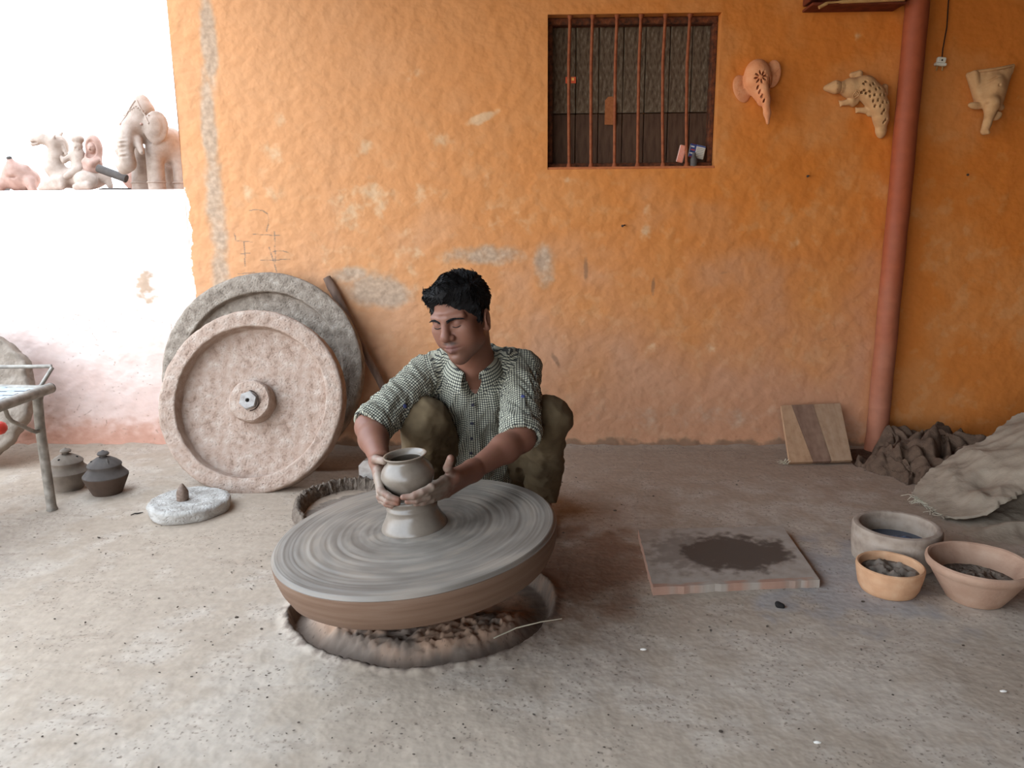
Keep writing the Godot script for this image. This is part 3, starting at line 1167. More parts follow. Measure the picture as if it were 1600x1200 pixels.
	single("cardboard_tag", cd.mesh(), M.card_tan, "worn tan cardboard tag on the boards behind the window's third bar", "tag", Transform3D(Basis(), Vector3(0.356, 1.453, WALL_Z - 0.101)))


func flat_print(called: String, im: Image, scale: Vector3) -> StandardMaterial3D:
	var m := StandardMaterial3D.new()
	m.resource_name = called
	m.albedo_texture = ImageTexture.create_from_image(im)
	m.uv1_triplanar = true
	m.uv1_scale = scale
	m.uv1_offset = Vector3(0.5, 0.5, 0.5)
	m.roughness = 0.6
	return m


# =====================================================================  the potter's wheel and what is on it
const WHEEL_AT := Vector3(-0.287, 0.240, -1.835)

func wheel_basis() -> Basis:
	return Basis(Vector3.BACK, deg_to_rad(5.4)) * Basis(Vector3.RIGHT, deg_to_rad(1.0))


func build_wheel() -> void:
	var bs := wheel_basis()
	var t := thing("potters_wheel", "large grey clay-smeared stone potter's wheel disc in front of the squatting man", "potter's wheel", WHEEL_AT, bs)
	# smear of slip drawn round by the turning: streaks that follow the circle, laid on along radius and angle
	var W := 1024
	var H := 256
	var out := PackedByteArray()
	out.resize(W * H * 3)
	var ns := noise(1.0, 4, 71)
	var nb := noise(1.0, 3, 72)
	for j in H:
		var r := float(j) / H
		for i in W:
			var an := TAU * i / W
			var sp := an - r * 1.3  # the smears wind slightly inwards
			var c1 := ns.get_noise_3d(cos(sp) * 0.8, sin(sp) * 0.8, r * 16.0)
			var c2 := nb.get_noise_3d(cos(sp) * 1.3 + 7.0, sin(sp) * 1.3, r * 5.0)
			var v := clampf(0.5 + 0.55 * c1 + 0.7 * c2, 0, 1)
			var c := Vector3(104, 95, 86).lerp(Vector3(134, 125, 115), v)
			c = c.lerp(Vector3(138, 122, 106), 0.35 * smoothstep(0.0, 0.5, c2))
			var q := (j * W + i) * 3
			out[q] = int(c.x)
			out[q + 1] = int(c.y)
			out[q + 2] = int(c.z)
	var m := StandardMaterial3D.new()
	m.resource_name = "wheel_slip"
	m.albedo_texture = ImageTexture.create_from_image(Image.create_from_data(W, H, false, Image.FORMAT_RGB8, out))
	m.roughness = 0.5
	m.metallic_specular = 0.4
	M["wheel_slip"] = m
	var R := 0.359
	var top := MB.new()
	var seg := 160
	var pts := PackedVector3Array()
	var uvs := PackedVector2Array()
	var rn := noise(1.0, 3, 73)
	for j in 90:
		var f := 1.0 - pow(float(j) / 89.0, 1.5)
		var r := 0.002 + (R - 0.0005 - 0.002) * f
		for i in seg + 1:
			var an := TAU * i / seg
			var h := 0.0016 * rn.get_noise_1d(r * 90.0) + 0.0012 * rn.get_noise_3d(cos(an) * 1.2, sin(an) * 1.2, r * 30.0) - 0.003 * f * f
			h -= 0.008 * pow(smoothstep(0.97, 1.0, f), 2.0)
			pts.append(Vector3(cos(an) * r, h, -sin(an) * r))
			uvs.append(Vector2(float(i) / seg, f))
	top.grid(pts, seg + 1, false, uvs)
	part("wheel_top", top.mesh(), m, t)
	var side := MB.new()
	var wob := func(p: Vector3) -> Vector3:
		var a := atan2(p.z, p.x)
		return p * Vector3(1, 1, 1) + Vector3(p.x, 0, p.z) * 0.006 * rn.get_noise_2d(p.y * 40.0, cos(a) * 1.5 + sin(a))
	side.lathe([Vector2(0.0, -0.100), Vector2(0.30, -0.100), Vector2(0.325, -0.097), Vector2(0.338, -0.090), Vector2(0.351, -0.064), Vector2(0.358, -0.034), Vector2(0.3593, -0.018), Vector2(0.3587, -0.0125), Vector2(0.354, -0.0105)], 160, Transform3D(), wob)
	surf("wheel_side", [c8(98, 74, 58), c8(112, 87, 70), c8(122, 99, 83)], 0.5, 0.6, "bump_fine", 0.03, 0.012, 4, Vector3(0.3, 4.0, 0.3))
	part("wheel_side", side.mesh(), M.wheel_side, t)
	var pv := MB.new()
	pv.lathe([Vector2(0.0, 0.0), Vector2(0.1, 0.0), Vector2(0.085, 0.05), Vector2(0.05, 0.11), Vector2(0.03, 0.20), Vector2(0.0, 0.20)], 32)
	part("pivot", pv.mesh(), M.pivot_clay, t, Transform3D(bs.inverse(), bs.inverse() * Vector3(0, -0.28, 0)))

	# the cone of clay the pot is thrown from
	var cn := MB.new()
	cn.lathe([Vector2(0.0, -0.004), Vector2(0.083, -0.004), Vector2(0.0848, 0.000), Vector2(0.0845, 0.005), Vector2(0.081, 0.013), Vector2(0.0755, 0.022), Vector2(0.0700, 0.032), Vector2(0.0662, 0.042), Vector2(0.0645, 0.049), Vector2(0.0658, 0.054), Vector2(0.0655, 0.058), Vector2(0.0620, 0.063), Vector2(0.0605, 0.068), Vector2(0.0620, 0.073), Vector2(0.0632, 0.077), Vector2(0.0622, 0.081), Vector2(0.058, 0.085), Vector2(0.050, 0.0885), Vector2(0.036, 0.091), Vector2(0.0, 0.092)], 72)
	single("clay_cone", cn.mesh(), M.clay_wet, "wet grey clay cone flaring out on the middle of the wheel, under the pot", "clay", Transform3D(bs, WHEEL_AT + bs * Vector3(-0.004, -0.002, -0.012)))

	# the pot being thrown
	var pot := thing("clay_pot", "wet round-bellied clay pot with flared rim held in the man's hands", "pot", WHEEL_AT + bs * Vector3(-0.004, 0.090, -0.012), bs * Basis.from_scale(Vector3(1, 0.79, 1)))
	var body := MB.new()
	body.lathe([Vector2(0.0, 0.0), Vector2(0.036, 0.0), Vector2(0.043, 0.006), Vector2(0.055, 0.020), Vector2(0.0635, 0.036), Vector2(0.0675, 0.052), Vector2(0.0672, 0.066), Vector2(0.063, 0.081), Vector2(0.056, 0.094), Vector2(0.049, 0.104), Vector2(0.0465, 0.109), Vector2(0.0465, 0.1135)], 80)
	body.lathe([Vector2(0.045, 0.1135), Vector2(0.0415, 0.109), Vector2(0.044, 0.103), Vector2(0.052, 0.092), Vector2(0.059, 0.078), Vector2(0.0625, 0.062), Vector2(0.061, 0.044), Vector2(0.052, 0.024), Vector2(0.038, 0.010), Vector2(0.0, 0.006)], 80)
	part("body", body.mesh(), M.clay_wet, pot)
	var rim := MB.new()
	rim.lathe([Vector2(0.0463, 0.112), Vector2(0.0485, 0.1165), Vector2(0.0525, 0.1205), Vector2(0.0545, 0.1225), Vector2(0.0552, 0.1245), Vector2(0.0545, 0.1262), Vector2(0.0525, 0.1268), Vector2(0.0500, 0.1258), Vector2(0.0465, 0.1220), Vector2(0.0440, 0.1165), Vector2(0.0425, 0.1105)], 80)
	part("rim", rim.mesh(), M.clay_wet, pot)


# =====================================================================  stone wheels leaning by the wall
func stone_wheel(t: Node3D, R: float, thick: float, rin: float, depth: float, mat: Material, sd: int, seg := 150) -> void:
	# axis along +z (the face), centred on the origin
	var n1 := noise(3.0, 3, sd)
	var n2 := noise(22.0, 4, sd + 1)
	var n3 := noise(70.0, 3, sd + 2)
	var tilt := Transform3D(Basis(Vector3.RIGHT, PI / 2), Vector3.ZERO)  # lathe's y becomes z
	var prof: Array = []
	var add := func(r: float, y: float) -> void: prof.append(Vector2(r, y))
	var run := func(r0: float, y0: float, r1: float, y1: float, steps: int) -> void:
		for i in range(1, steps + 1):
			add.call(lerpf(r0, r1, float(i) / steps), lerpf(y0, y1, float(i) / steps))
	add.call(0.0, -thick)
	run.call(0.0, -thick, R - 0.02, -thick, 6)
	run.call(R - 0.02, -thick, R, -thick + 0.016, 2)
	run.call(R, -thick + 0.016, R, -0.012, 6)
	run.call(R, -0.012, R - 0.004, -0.003, 2)
	run.call(R - 0.004, -0.003, R - 0.014, 0.0, 2)
	run.call(R - 0.014, 0.0, rin + 0.008, 0.0, 12)
	run.call(rin + 0.008, 0.0, rin + 0.003, -0.001, 2)
	run.call(rin + 0.003, -0.001, rin, -0.005, 2)
	run.call(rin, -0.005, rin - 0.003, -depth + 0.004, 5)
	run.call(rin - 0.003, -depth + 0.004, rin - 0.010, -depth, 2)
	run.call(rin - 0.010, -depth, 0.06, -depth, 40)
	run.call(0.06, -depth, 0.002, -depth, 4)
	var wob := func(p: Vector3) -> Vector3:
		var d := 0.0022 * n2.get_noise_3d(p.x, p.y, p.z) + 0.0011 * n3.get_noise_3d(p.x, p.y, p.z)
		var out := Vector3(p.x, 0, p.z).normalized()
		var o := p + out * (0.004 * n1.get_noise_3d(p.x, p.y, p.z) + d)
		if p.y > -thick + 0.02:
			o.y += d * 1.3 + 0.002 * n1.get_noise_3d(p.x + 5, p.y, p.z)
		return o
	var mb := MB.new()
	# one smooth run, so that the worn corners shade softly
	var pts := PackedVector3Array()
	for q: Vector2 in prof:
		for k in seg:
			var an := TAU * k / seg
			pts.append(tilt * (wob.call(Vector3(cos(an) * q.x, q.y, -sin(an) * q.x)) as Vector3))
	mb.grid(pts, seg, true)
	part("disc", mb.mesh(), mat, t)


func hub(t: Node3D, R: float, depth: float, proud: float, mat: Material, sd: int) -> MeshInstance3D:
	var n2 := noise(30.0, 3, sd)
	var tilt := Transform3D(Basis(Vector3.RIGHT, PI / 2), Vector3.ZERO)
	var wob := func(p: Vector3) -> Vector3: return p + Vector3(p.x, 0.3 * R, p.z).normalized() * 0.003 * n2.get_noise_3d(p.x, p.y, p.z)
	var mb := MB.new()
	mb.lathe([Vector2(R, -depth - 0.01), Vector2(R, -depth * 0.5), Vector2(R - 0.001, proud - 0.008), Vector2(R - 0.008, proud), Vector2(R * 0.7, proud + 0.001), Vector2(R * 0.4, proud + 0.001), Vector2(0.0, proud + 0.001)], 56, tilt, wob)
	return part("hub", mb.mesh(), mat, t)


func build_stone_wheels() -> void:
	var lean1 := turned(-20, -1.0, 0)
	var R1 := 0.358
	var c1 := Vector3(-1.066, 0, -2.727)
	c1.y = R1 * cos(deg_to_rad(20)) - 0.004
	c1.z -= R1 * sin(deg_to_rad(20))
	var t := thing("carved_stone_disc", "pinkish round stone wheel with raised rim and hub, leaning before the larger one", "stone wheel", c1, lean1)
	stone_wheel(t, R1, 0.085, 0.293, 0.060, M.stone_pink, 81)
	var hb := hub(t, 0.083, 0.060, 0.004, M.stone_pink, 84)
	# the pale socket in the hub with its loose metal ring
	var sk := MB.new()
	var hexa: Array = []
	for k in 6:
		var an := TAU * k / 6 + 0.5
		hexa.append(Vector2(cos(an), sin(an)) * (0.036 if k % 2 else 0.033))
	var tilt := Transform3D(Basis(Vector3.RIGHT, PI / 2), Vector3.ZERO)
	sk.lathe([Vector2(0.037, -0.002), Vector2(0.036, 0.018), Vector2(0.033, 0.022), Vector2(0.009, 0.023), Vector2(0.008, 0.014), Vector2(0.0, 0.013)], 6, tilt)
	part("socket", sk.mesh(), M.peg_socket, hb, Transform3D(turned(0, 0, 20), Vector3.ZERO))
	var rg := MB.new()
	var path: Array = []
	for k in 15:
		var an := -1.35 + 2.9 * k / 14.0
		path.append(Vector3(cos(an) * 0.040, sin(an) * 0.040 - 0.002, 0.012 + 0.004 * sin(an * 3)))
	rg.tube(path, [0.0022], 6)
	part("metal_ring", rg.mesh(), M.nail_iron, hb)
	var hl := MB.new()
	hl.lathe([Vector2(0.0085, 0.0), Vector2(0.0085, 0.0012), Vector2(0.0, 0.0014)], 20, Transform3D(Basis(Vector3.RIGHT, PI / 2), Vector3(0, 0, 0.0132)))
	part("socket_hole", hl.mesh(), M.dark_hole, hb)

	var R2 := 0.42
	var lean2 := turned(-17, 0.0, 0)
	var c2 := Vector3(-1.105, R2 * cos(deg_to_rad(17)) - 0.004, -2.985 - R2 * sin(deg_to_rad(17)))
	var t2 := thing("carved_stone_disc", "larger greyish round stone wheel standing half hidden between the pink one and the wall", "stone wheel", c2, lean2)
	stone_wheel(t2, R2, 0.07, 0.335, 0.035, M.stone_grey, 91)
	hub(t2, 0.085, 0.035, 0.0, M.stone_grey, 94)

	# the turning stick, leaning behind them
	var s := MB.new()
	var a := Vector3(-0.866, 0.765, WALL_Z + 0.022)
	var b := Vector3(-0.475, 0.005, WALL_Z + 0.17)
	var sp: Array = []
	var sr: Array = []
	var nn := noise(4.0, 2, 99)
	for k in 24:
		var f := k / 23.0
		sp.append(a.lerp(b, f) + Vector3(nn.get_noise_1d(f * 1.5), nn.get_noise_1d(f * 1.5 + 9), 0) * 0.004)
		sr.append((0.0205 - 0.008 * f + 0.0012 * nn.get_noise_1d(f * 8)) * (0.8 if k == 0 else 1.0))
	s.tube(sp, sr, 14)
	single("wooden_stick", s.mesh(), M.stick_wood, "dusty brown wooden stick leaning on the orange wall beside the stone wheels", "stick")


func rough_disc(R: float, thick: float, sd: int, ex := 1.0, ez := 1.0, chip := 0.02, ridges := 0.0) -> MB:
	var n1 := noise(4.0, 3, sd)
	var n2 := noise(18.0, 4, sd + 1)
	var prof: Array = [Vector2(0.0, 0.0)]
	for k in range(1, 7):
		prof.append(Vector2((R - 0.012) * k / 6.0, 0.0))
	for k in range(1, 5):
		prof.append(Vector2(R - 0.004 + 0.004 * k / 4.0, thick * k / 5.0))
	prof.append(Vector2(R - 0.004, thick * 0.93))
	prof.append(Vector2(R - 0.013, thick))
	for k in range(1, 26):
		prof.append(Vector2((R - 0.013) * (1.0 - k / 25.0) + 0.001, thick))
	var pts := PackedVector3Array()
	var seg := 110
	for q: Vector2 in prof:
		for k in seg:
			var an := TAU * k / seg
			var p := Vector3(cos(an) * q.x * ex, q.y, -sin(an) * q.x * ez)
			var side := Vector3(cos(an), 0, -sin(an))
			p += side * q.x / R * (chip * n1.get_noise_3d(p.x, 0.3 * p.y, p.z) + chip * 0.35 * n2.get_noise_3d(p.x, p.y, p.z))
			if q.y > thick * 0.5:
				p.y += 0.0022 * n2.get_noise_3d(p.x, 0, p.z) + ridges * sin((p.z + 0.02 * n1.get_noise_2d(p.x, p.z)) * 95.0) * (0.6 + n1.get_noise_2d(p.x + 3, p.z))
			pts.append(p)
	var mb := MB.new()
	mb.grid(pts, seg, true)
	return mb


# =====================================================================  left side of the floor
func build_left_side() -> void:
	# round stone with a wooden peg
	var t := thing("pivot_stone", "small round grey stone slab with a short wooden peg, left of the wheel", "stone slab", Vector3(-1.205, 0, -2.555))
	part("slab", rough_disc(0.138, 0.05, 101, 1.0, 1.0, 0.016).mesh(), M.stone_slab, t, Transform3D(turned(0, 20, 0), Vector3(0, -0.004, 0)))
	var pg := MB.new()
	pg.lathe([Vector2(0.019, 0.0), Vector2(0.021, 0.012), Vector2(0.0205, 0.036), Vector2(0.017, 0.044), Vector2(0.007, 0.060), Vector2(0.003, 0.064), Vector2(0.0, 0.065)], 7)
	part("peg", pg.mesh(), M.peg_wood, t, Transform3D(turned(2, 15, -3), Vector3(-0.012, 0.043, 0.012)))

	# two lidded pots
	lidded_pot("lidded_pot", "grey-brown lidded clay pot behind the bench leg, left of the darker one", Vector3(-1.775, -0.003, -2.80), 0.98, 30, M.clay_grey, M.clay_grey)
	lidded_pot("lidded_pot", "dark grey lidded clay pot standing right of the paler one by the white wall", Vector3(-1.598, -0.003, -2.745), 1.02, -20, M.clay_dark, M.clay_brown)

	# the metal-framed bench: only its right end is in the picture
	var b := thing("bench", "dusty metal tube bench with a woven seat, at the left edge beside the lidded pots", "bench", Vector3(-1.70, 0, -2.56))
	var o := Vector3(-1.70, 0, -2.56)
	var leg := func(path: Array, rad: float, called: String) -> void:
		var mb := MB.new()
		var loc: Array = []
		for p: Vector3 in path:
			loc.append(p - o)
		mb.tube(loc, [rad], 14)
		part(called, mb.mesh(), M.steel_old, b)
	var fl := MB.new()
	fl.tube([Vector3(-1.703, 0.432, -2.588) - o, Vector3(-1.712, 0.40, -2.585) - o, Vector3(-1.716, 0.30, -2.583) - o, Vector3(-1.707, 0.012, -2.572) - o, Vector3(-1.706, -0.002, -2.572) - o], [0.0165, 0.0165, 0.0165, 0.0165, 0.0195], 16)
	part("leg", fl.mesh(), M.steel_old, b)
	leg.call([Vector3(-1.712, 0.41, -2.0), Vector3(-1.71, 0.2, -1.99), Vector3(-1.706, -0.002, -1.98)], 0.0165, "leg")
	leg.call([Vector3(-2.62, 0.40, -2.70), Vector3(-2.62, -0.002, -2.69)], 0.0165, "leg")
	leg.call([Vector3(-2.62, 0.40, -2.02), Vector3(-2.62, -0.002, -2.0)], 0.0165, "leg")
	# the end rail runs towards the camera; its open end shows dark
	var er := MB.new()
	er.tube([Vector3(-1.690, 0.432, -2.63) - o, Vector3(-1.70, 0.428, -2.3) - o, Vector3(-1.715, 0.42, -1.96) - o], [0.0185], 18, false)
	part("end_rail", er.mesh(), M.steel_old, b)
	var eh := MB.new()
	eh.lathe([Vector2(0.0185, 0.0), Vector2(0.0185, 0.002), Vector2(0.0145, 0.002), Vector2(0.0145, -0.006), Vector2(0.0, -0.006)], 20, Transform3D(Basis(Vector3.RIGHT, -PI / 2), Vector3(-1.690, 0.432, -2.63) - o))
	part("rail_end", eh.mesh(), M.dark_hole, b)
	leg.call([Vector3(-1.70, 0.432, -2.60), Vector3(-2.2, 0.43, -2.665), Vector3(-2.65, 0.428, -2.72)], 0.0165, "side_rail")
	leg.call([Vector3(-1.715, 0.432, -2.0), Vector3(-2.65, 0.428, -2.04)], 0.0165, "side_rail")
	leg.call([Vector3(-1.735, 0.412, -2.61), Vector3(-1.693, 0.500, -2.66), Vector3(-1.70, 0.504, -2.665), Vector3(-1.96, 0.497, -2.69), Vector3(-2.6, 0.49, -2.75)], 0.0068, "arm_rail")
	leg.call([Vector3(-1.702, 0.415, -2.40), Vector3(-1.703, 0.385, -2.41), Vector3(-1.707, 0.365, -2.43), Vector3(-1.713, 0.305, -2.53), Vector3(-1.714, 0.292, -2.555), Vector3(-1.714, 0.292, -2.575)], 0.0068, "brace")
	for i in 26:  # woven straps both ways
		var f := i / 25.0
		var x := lerpf(-1.73, -2.6, f)
		var net := MB.new()
		net.box(Vector3(0.026, 0.003, 0.60), 0.001, Transform3D(turned(0, 1.5, 0), Vector3(x, 0.437 + (0.0025 if i % 2 else 0.0), -2.32) - o))
		part("seat_strap", net.mesh(), M.seat_net, b)
	for i in 18:
		var z := lerpf(-2.06, -2.60, i / 17.0)
		var net := MB.new()
		net.box(Vector3(0.89, 0.003, 0.024), 0.001, Transform3D(turned(0, 2.5, 0), Vector3(-2.165, 0.439 + (0.0025 if i % 2 else 0.0), z) - o))
		part("seat_strap", net.mesh(), M.seat_net, b)
	var kn := MB.new()
	kn.lathe([Vector2(0.0, -0.026), Vector2(0.016, -0.021), Vector2(0.0255, -0.008), Vector2(0.0265, 0.004), Vector2(0.021, 0.017), Vector2(0.010, 0.024), Vector2(0.0, 0.0255)], 24)
	single("red_ball", kn.mesh(), M.red_plastic, "small round red plastic ball at the left edge, in front of the leaning tan stone", "ball", Transform3D(Basis(), Vector3(-1.992, 0.249, -2.765)))
	var pegm := MB.new()
	pegm.tube([Vector3(-2.021, 0.249, -2.769), Vector3(-2.12, 0.25, -2.78), Vector3(-2.62, 0.25, -2.70)], [0.006], 8)
	var strt := part("stretcher", pegm.mesh(), M.steel_old, b)
	strt.position = -o

	# a tan stone disc leaning on the white wall behind the bench
	var d := rough_disc(0.30, 0.06, 121, 1.0, 1.0, 0.03, 0.0035)
	single("leaning_stone", d.mesh(), M.stone_tan, "rippled tan stone disc leaning on the white wall behind the bench", "stone disc", Transform3D(turned(72, -3, 0), Vector3(-2.375, 0.283, -3.155)))


func lidded_pot(called: String, label: String, at: Vector3, s: float, turn: float, lid_mat: Material, body_mat: Material) -> void:
	var t := thing(called, label, "lidded pot", at, turned(0, turn, 0))
	var b := MB.new()
	b.lathe([Vector2(0.0, 0.0), Vector2(0.046 * s, 0.0), Vector2(0.051 * s, 0.004), Vector2(0.064 * s, 0.034 * s), Vector2(0.074 * s, 0.058 * s), Vector2(0.078 * s, 0.068 * s), Vector2(0.078 * s, 0.071 * s), Vector2(0.06 * s, 0.073 * s)], 48)
	part("body", b.mesh(), body_mat, t)
	var l := MB.new()
	l.lathe([Vector2(0.06 * s, 0.0715 * s), Vector2(0.0775 * s, 0.071 * s), Vector2(0.078 * s, 0.074 * s), Vector2(0.066 * s, 0.088 * s), Vector2(0.058 * s, 0.097 * s), Vector2(0.0565 * s, 0.104 * s), Vector2(0.0595 * s, 0.112 * s), Vector2(0.0575 * s, 0.116 * s), Vector2(0.044 * s, 0.128 * s), Vector2(0.026 * s, 0.139 * s), Vector2(0.014 * s, 0.143 * s)], 48)
	var lid := part("lid", l.mesh(), lid_mat, t)
	var k := MB.new()
	k.lathe([Vector2(0.011 * s, 0.142 * s), Vector2(0.011 * s, 0.147 * s), Vector2(0.019 * s, 0.150 * s), Vector2(0.021 * s, 0.155 * s), Vector2(0.017 * s, 0.161 * s), Vector2(0.008 * s, 0.163 * s), Vector2(0.004 * s, 0.167 * s), Vector2(0.0, 0.168 * s)], 32)
	part("knob", k.mesh(), lid_mat, lid)
	for an: float in [0.4, 2.2, 4.4]:
		var h := MB.new()
		var p := Vector3(cos(an) * 0.040 * s, 0.1315 * s, sin(an) * 0.040 * s)
		h.tube([p - Vector3(0, 0.004, 0), p + Vector3(cos(an) * 0.0012, 0.0006, sin(an) * 0.0012)], [0.004], 10)
		part("steam_hole", h.mesh(), M.dark_hole, lid)
	if s > 1.0:
		var ch := MB.new()
		ch.tube([Vector3(0.030, 0.139, 0.012) * s, Vector3(0.037, 0.129, 0.016) * s, Vector3(0.045, 0.119, 0.02) * s], [0.004, 0.005, 0.003], 8)
		part("lug", ch.mesh(), lid_mat, lid)


# =====================================================================  terracotta on top of the low wall
func build_terracotta_on_wall_top() -> void:
	var top := 1.141
	# elephant
	var t := thing("terracotta_elephant", "large pale terracotta elephant statue on the low wall beside the orange wall", "elephant statue", Vector3(-1.655, top, -3.50))
	var f := Field.new()
	f.ell(Vector3(0.060, 0.195, -0.04), Vector3(0.075, 0.082, 0.11), 0.03)
	f.ell(Vector3(-0.022, 0.270, 0.055), Vector3(0.064, 0.074, 0.058), 0.03)
	f.ell(Vector3(-0.004, 0.335, 0.045), Vector3(0.055, 0.046, 0.048), 0.025)
	f.ball(Vector3(-0.002, 0.378, 0.04), 0.024, 0.03)
	f.chain([Vector3(-0.036, 0.255, 0.100), Vector3(-0.048, 0.185, 0.128), Vector3(-0.046, 0.135, 0.132), Vector3(-0.046, 0.108, 0.126), Vector3(-0.07, 0.092, 0.120), Vector3(-0.092, 0.108, 0.116)], [0.036, 0.030, 0.027, 0.028, 0.023, 0.015], 0.02)
	f.ell(Vector3(-0.090, 0.265, 0.030), Vector3(0.040, 0.066, 0.013), 0.010, turned(0, -30, 10))
	f.ell(Vector3(0.066, 0.262, 0.078), Vector3(0.050, 0.068, 0.013), 0.008, turned(0, 22, -10))
	f.ell(Vector3(0.066, 0.262, 0.088), Vector3(0.030, 0.044, 0.010), 0.004, turned(0, 22, -10))
	f.cap(Vector3(-0.006, 0.205, 0.105), Vector3(0.018, 0.155, 0.128), 0.020, 0.011, 0.012)
	f.cap(Vector3(-0.055, 0.16, -0.0), Vector3(-0.058, 0.0, 0.015), 0.034, 0.036, 0.03)
	f.cap(Vector3(0.035, 0.16, 0.05), Vector3(0.035, 0.0, 0.055), 0.036, 0.036, 0.03)
	f.cap(Vector3(0.115, 0.16, -0.02), Vector3(0.115, 0.0, -0.015), 0.034, 0.034, 0.03)
	f.cap(Vector3(0.04, 0.15, -0.09), Vector3(0.04, 0.0, -0.09), 0.032, 0.034, 0.03)
	f.cap(Vector3(-0.075, 0.13, 0.09), Vector3(-0.105, 0.165, 0.09), 0.022, 0.012, 0.02)
	for k in 9:
		var an := -1.9 + 0.42 * k
		var an2 := an + 0.42
		f.cut_cap(Vector3(0.066 + cos(an) * 0.034, 0.262 + sin(an) * 0.050, 0.100 - 0.014 * cos(an)), Vector3(0.066 + cos(an2) * 0.034, 0.262 + sin(an2) * 0.050, 0.100 - 0.014 * cos(an2)), 0.0055, 0.0055, 0.004)
	for k in 6:
		f.cut_cap(Vector3(-0.075, 0.225 - 0.018 * k, 0.150 + 0.003 * minf(k, 3)), Vector3(-0.020, 0.228 - 0.018 * k, 0.152 + 0.003 * minf(k, 3)), 0.0045, 0.0045, 0.004)
	for k in 10:
		var an := 0.15 + 0.3 * k
		f.cut_cap(Vector3(-0.004 + cos(an) * 0.056, 0.352, 0.045 + sin(an) * 0.052), Vector3(-0.004 + cos(an + 0.3) * 0.056, 0.352, 0.045 + sin(an + 0.3) * 0.052), 0.005, 0.005, 0.003)
	f.cut_ell(Vector3(0.04, -0.05, 0), Vector3(0.4, 0.05, 0.4), 0.004)
	part("body", blob(f, 0.005), M.terracotta_pale, t)
	# anklets, bead strings and the row of beads on the brow
	for p: Vector3 in [Vector3(-0.0575, 0.035, 0.013), Vector3(0.035, 0.035, 0.055), Vector3(0.115, 0.035, -0.015)]:
		var ring: Array = []
		for k in 21:
			ring.append(p + Vector3(cos(TAU * k / 20), 0, sin(TAU * k / 20)) * 0.0365)
		var d := MB.new()
		d.tube(ring, [0.0036], 6, false)
		part("anklet", d.mesh(), M.terracotta_pale, t)
	for s: float in [-1.0, 1.0]:
		var pth: Array = []
		for k in 9:
			var q := f.hit(Vector3(-0.008 + s * (0.004 + 0.0065 * k), 0.37 - 0.012 * k, 0.3), Vector3(0, 0, -1), 0.5)
			pth.append(q)
		var d := MB.new()
		d.tube(pth, [0.004], 6, false)
		part("bead_string", d.mesh(), M.terracotta_pale, t)
	for k in 13:
		var q := f.hit(Vector3(-0.056 + 0.0085 * k, 0.345 - 0.006 * absf(k - 6.0), 0.3), Vector3(0, 0, -1), 0.5)
		if q.z < 0.0:
			continue
		var d := MB.new()
		d.lathe([Vector2(0.0, -0.005), Vector2(0.005, 0.0), Vector2(0.0, 0.005)], 8, Transform3D(Basis(), q))
		part("bead", d.mesh(), M.terracotta_pale, t)
	for x: float in [-0.064, 0.016]:
		var ey := MB.new()
		var q := f.hit(Vector3(x, 0.272, 0.3), Vector3(0, 0, -1), 0.5)
		ey.lathe([Vector2(0.0, -0.006), Vector2(0.006, -0.003), Vector2(0.0065, 0.0), Vector2(0.004, 0.004), Vector2(0.0, 0.005)], 14, Transform3D(Basis(), q))
		part("eye", ey.mesh(), M.terracotta_pink, t)

	# kneeling camel with two riders
	t = thing("terracotta_camel", "pale terracotta kneeling camel carrying two small riders, on the wall left of the elephant", "camel statue", Vector3(-2.00, top, -3.50))
	f = Field.new()
	f.ell(Vector3(0.03, 0.058, 0.0), Vector3(0.105, 0.052, 0.06), 0.02)
	f.chain([Vector3(-0.06, 0.06, 0.015), Vector3(-0.085, 0.10, 0.02), Vector3(-0.072, 0.15, 0.02), Vector3(-0.07, 0.205, 0.02)], [0.045, 0.036, 0.028, 0.03], 0.02)
	f.chain([Vector3(-0.072, 0.212, 0.02), Vector3(-0.115, 0.225, 0.03), Vector3(-0.155, 0.215, 0.038)], [0.032, 0.022, 0.013], 0.015)
	f.cap(Vector3(-0.138, 0.205, 0.036), Vector3(-0.158, 0.200, 0.038), 0.010, 0.009, 0.006)
	f.ell(Vector3(-0.048, 0.195, 0.0), Vector3(0.022, 0.04, 0.03), 0.015)
	f.cap(Vector3(-0.06, 0.235, 0.0), Vector3(-0.045, 0.252, -0.005), 0.010, 0.005, 0.008)
	f.ball(Vector3(-0.088, 0.224, 0.046), 0.0065, 0.003)
	f.cap(Vector3(-0.060, 0.222, 0.045), Vector3(-0.048, 0.235, 0.050), 0.008, 0.004, 0.005)
	f.cut_ell(Vector3(-0.150, 0.208, 0.048), Vector3(0.020, 0.0025, 0.012), 0.002)
	for k in 5:
		f.ball(Vector3(-0.04 + 0.004 * k, 0.215 - 0.014 * k, 0.022), 0.0085, 0.004)
	f.cap(Vector3(-0.11, 0.022, 0.065), Vector3(-0.035, 0.045, 0.06), 0.022, 0.026, 0.02)
	f.cap(Vector3(-0.03, 0.02, 0.075), Vector3(-0.125, 0.012, 0.07), 0.016, 0.013, 0.012)
	f.ell(Vector3(0.07, 0.042, 0.06), Vector3(0.05, 0.04, 0.03), 0.02)
	f.cap(Vector3(0.09, 0.02, 0.085), Vector3(0.04, 0.016, 0.09), 0.018, 0.014, 0.01)
	f.cap(Vector3(0.13, 0.06, 0.0), Vector3(0.155, 0.02, 0.02), 0.02, 0.012, 0.02)
	f.cut_ell(Vector3(0.0, -0.05, 0), Vector3(0.5, 0.05, 0.4), 0.004)
	part("camel", blob(f, 0.0045), M.terracotta_pale, t)
	f = Field.new()
	f.cap(Vector3(0.022, 0.105, 0.012), Vector3(0.026, 0.160, 0.012), 0.034, 0.026, 0.02)
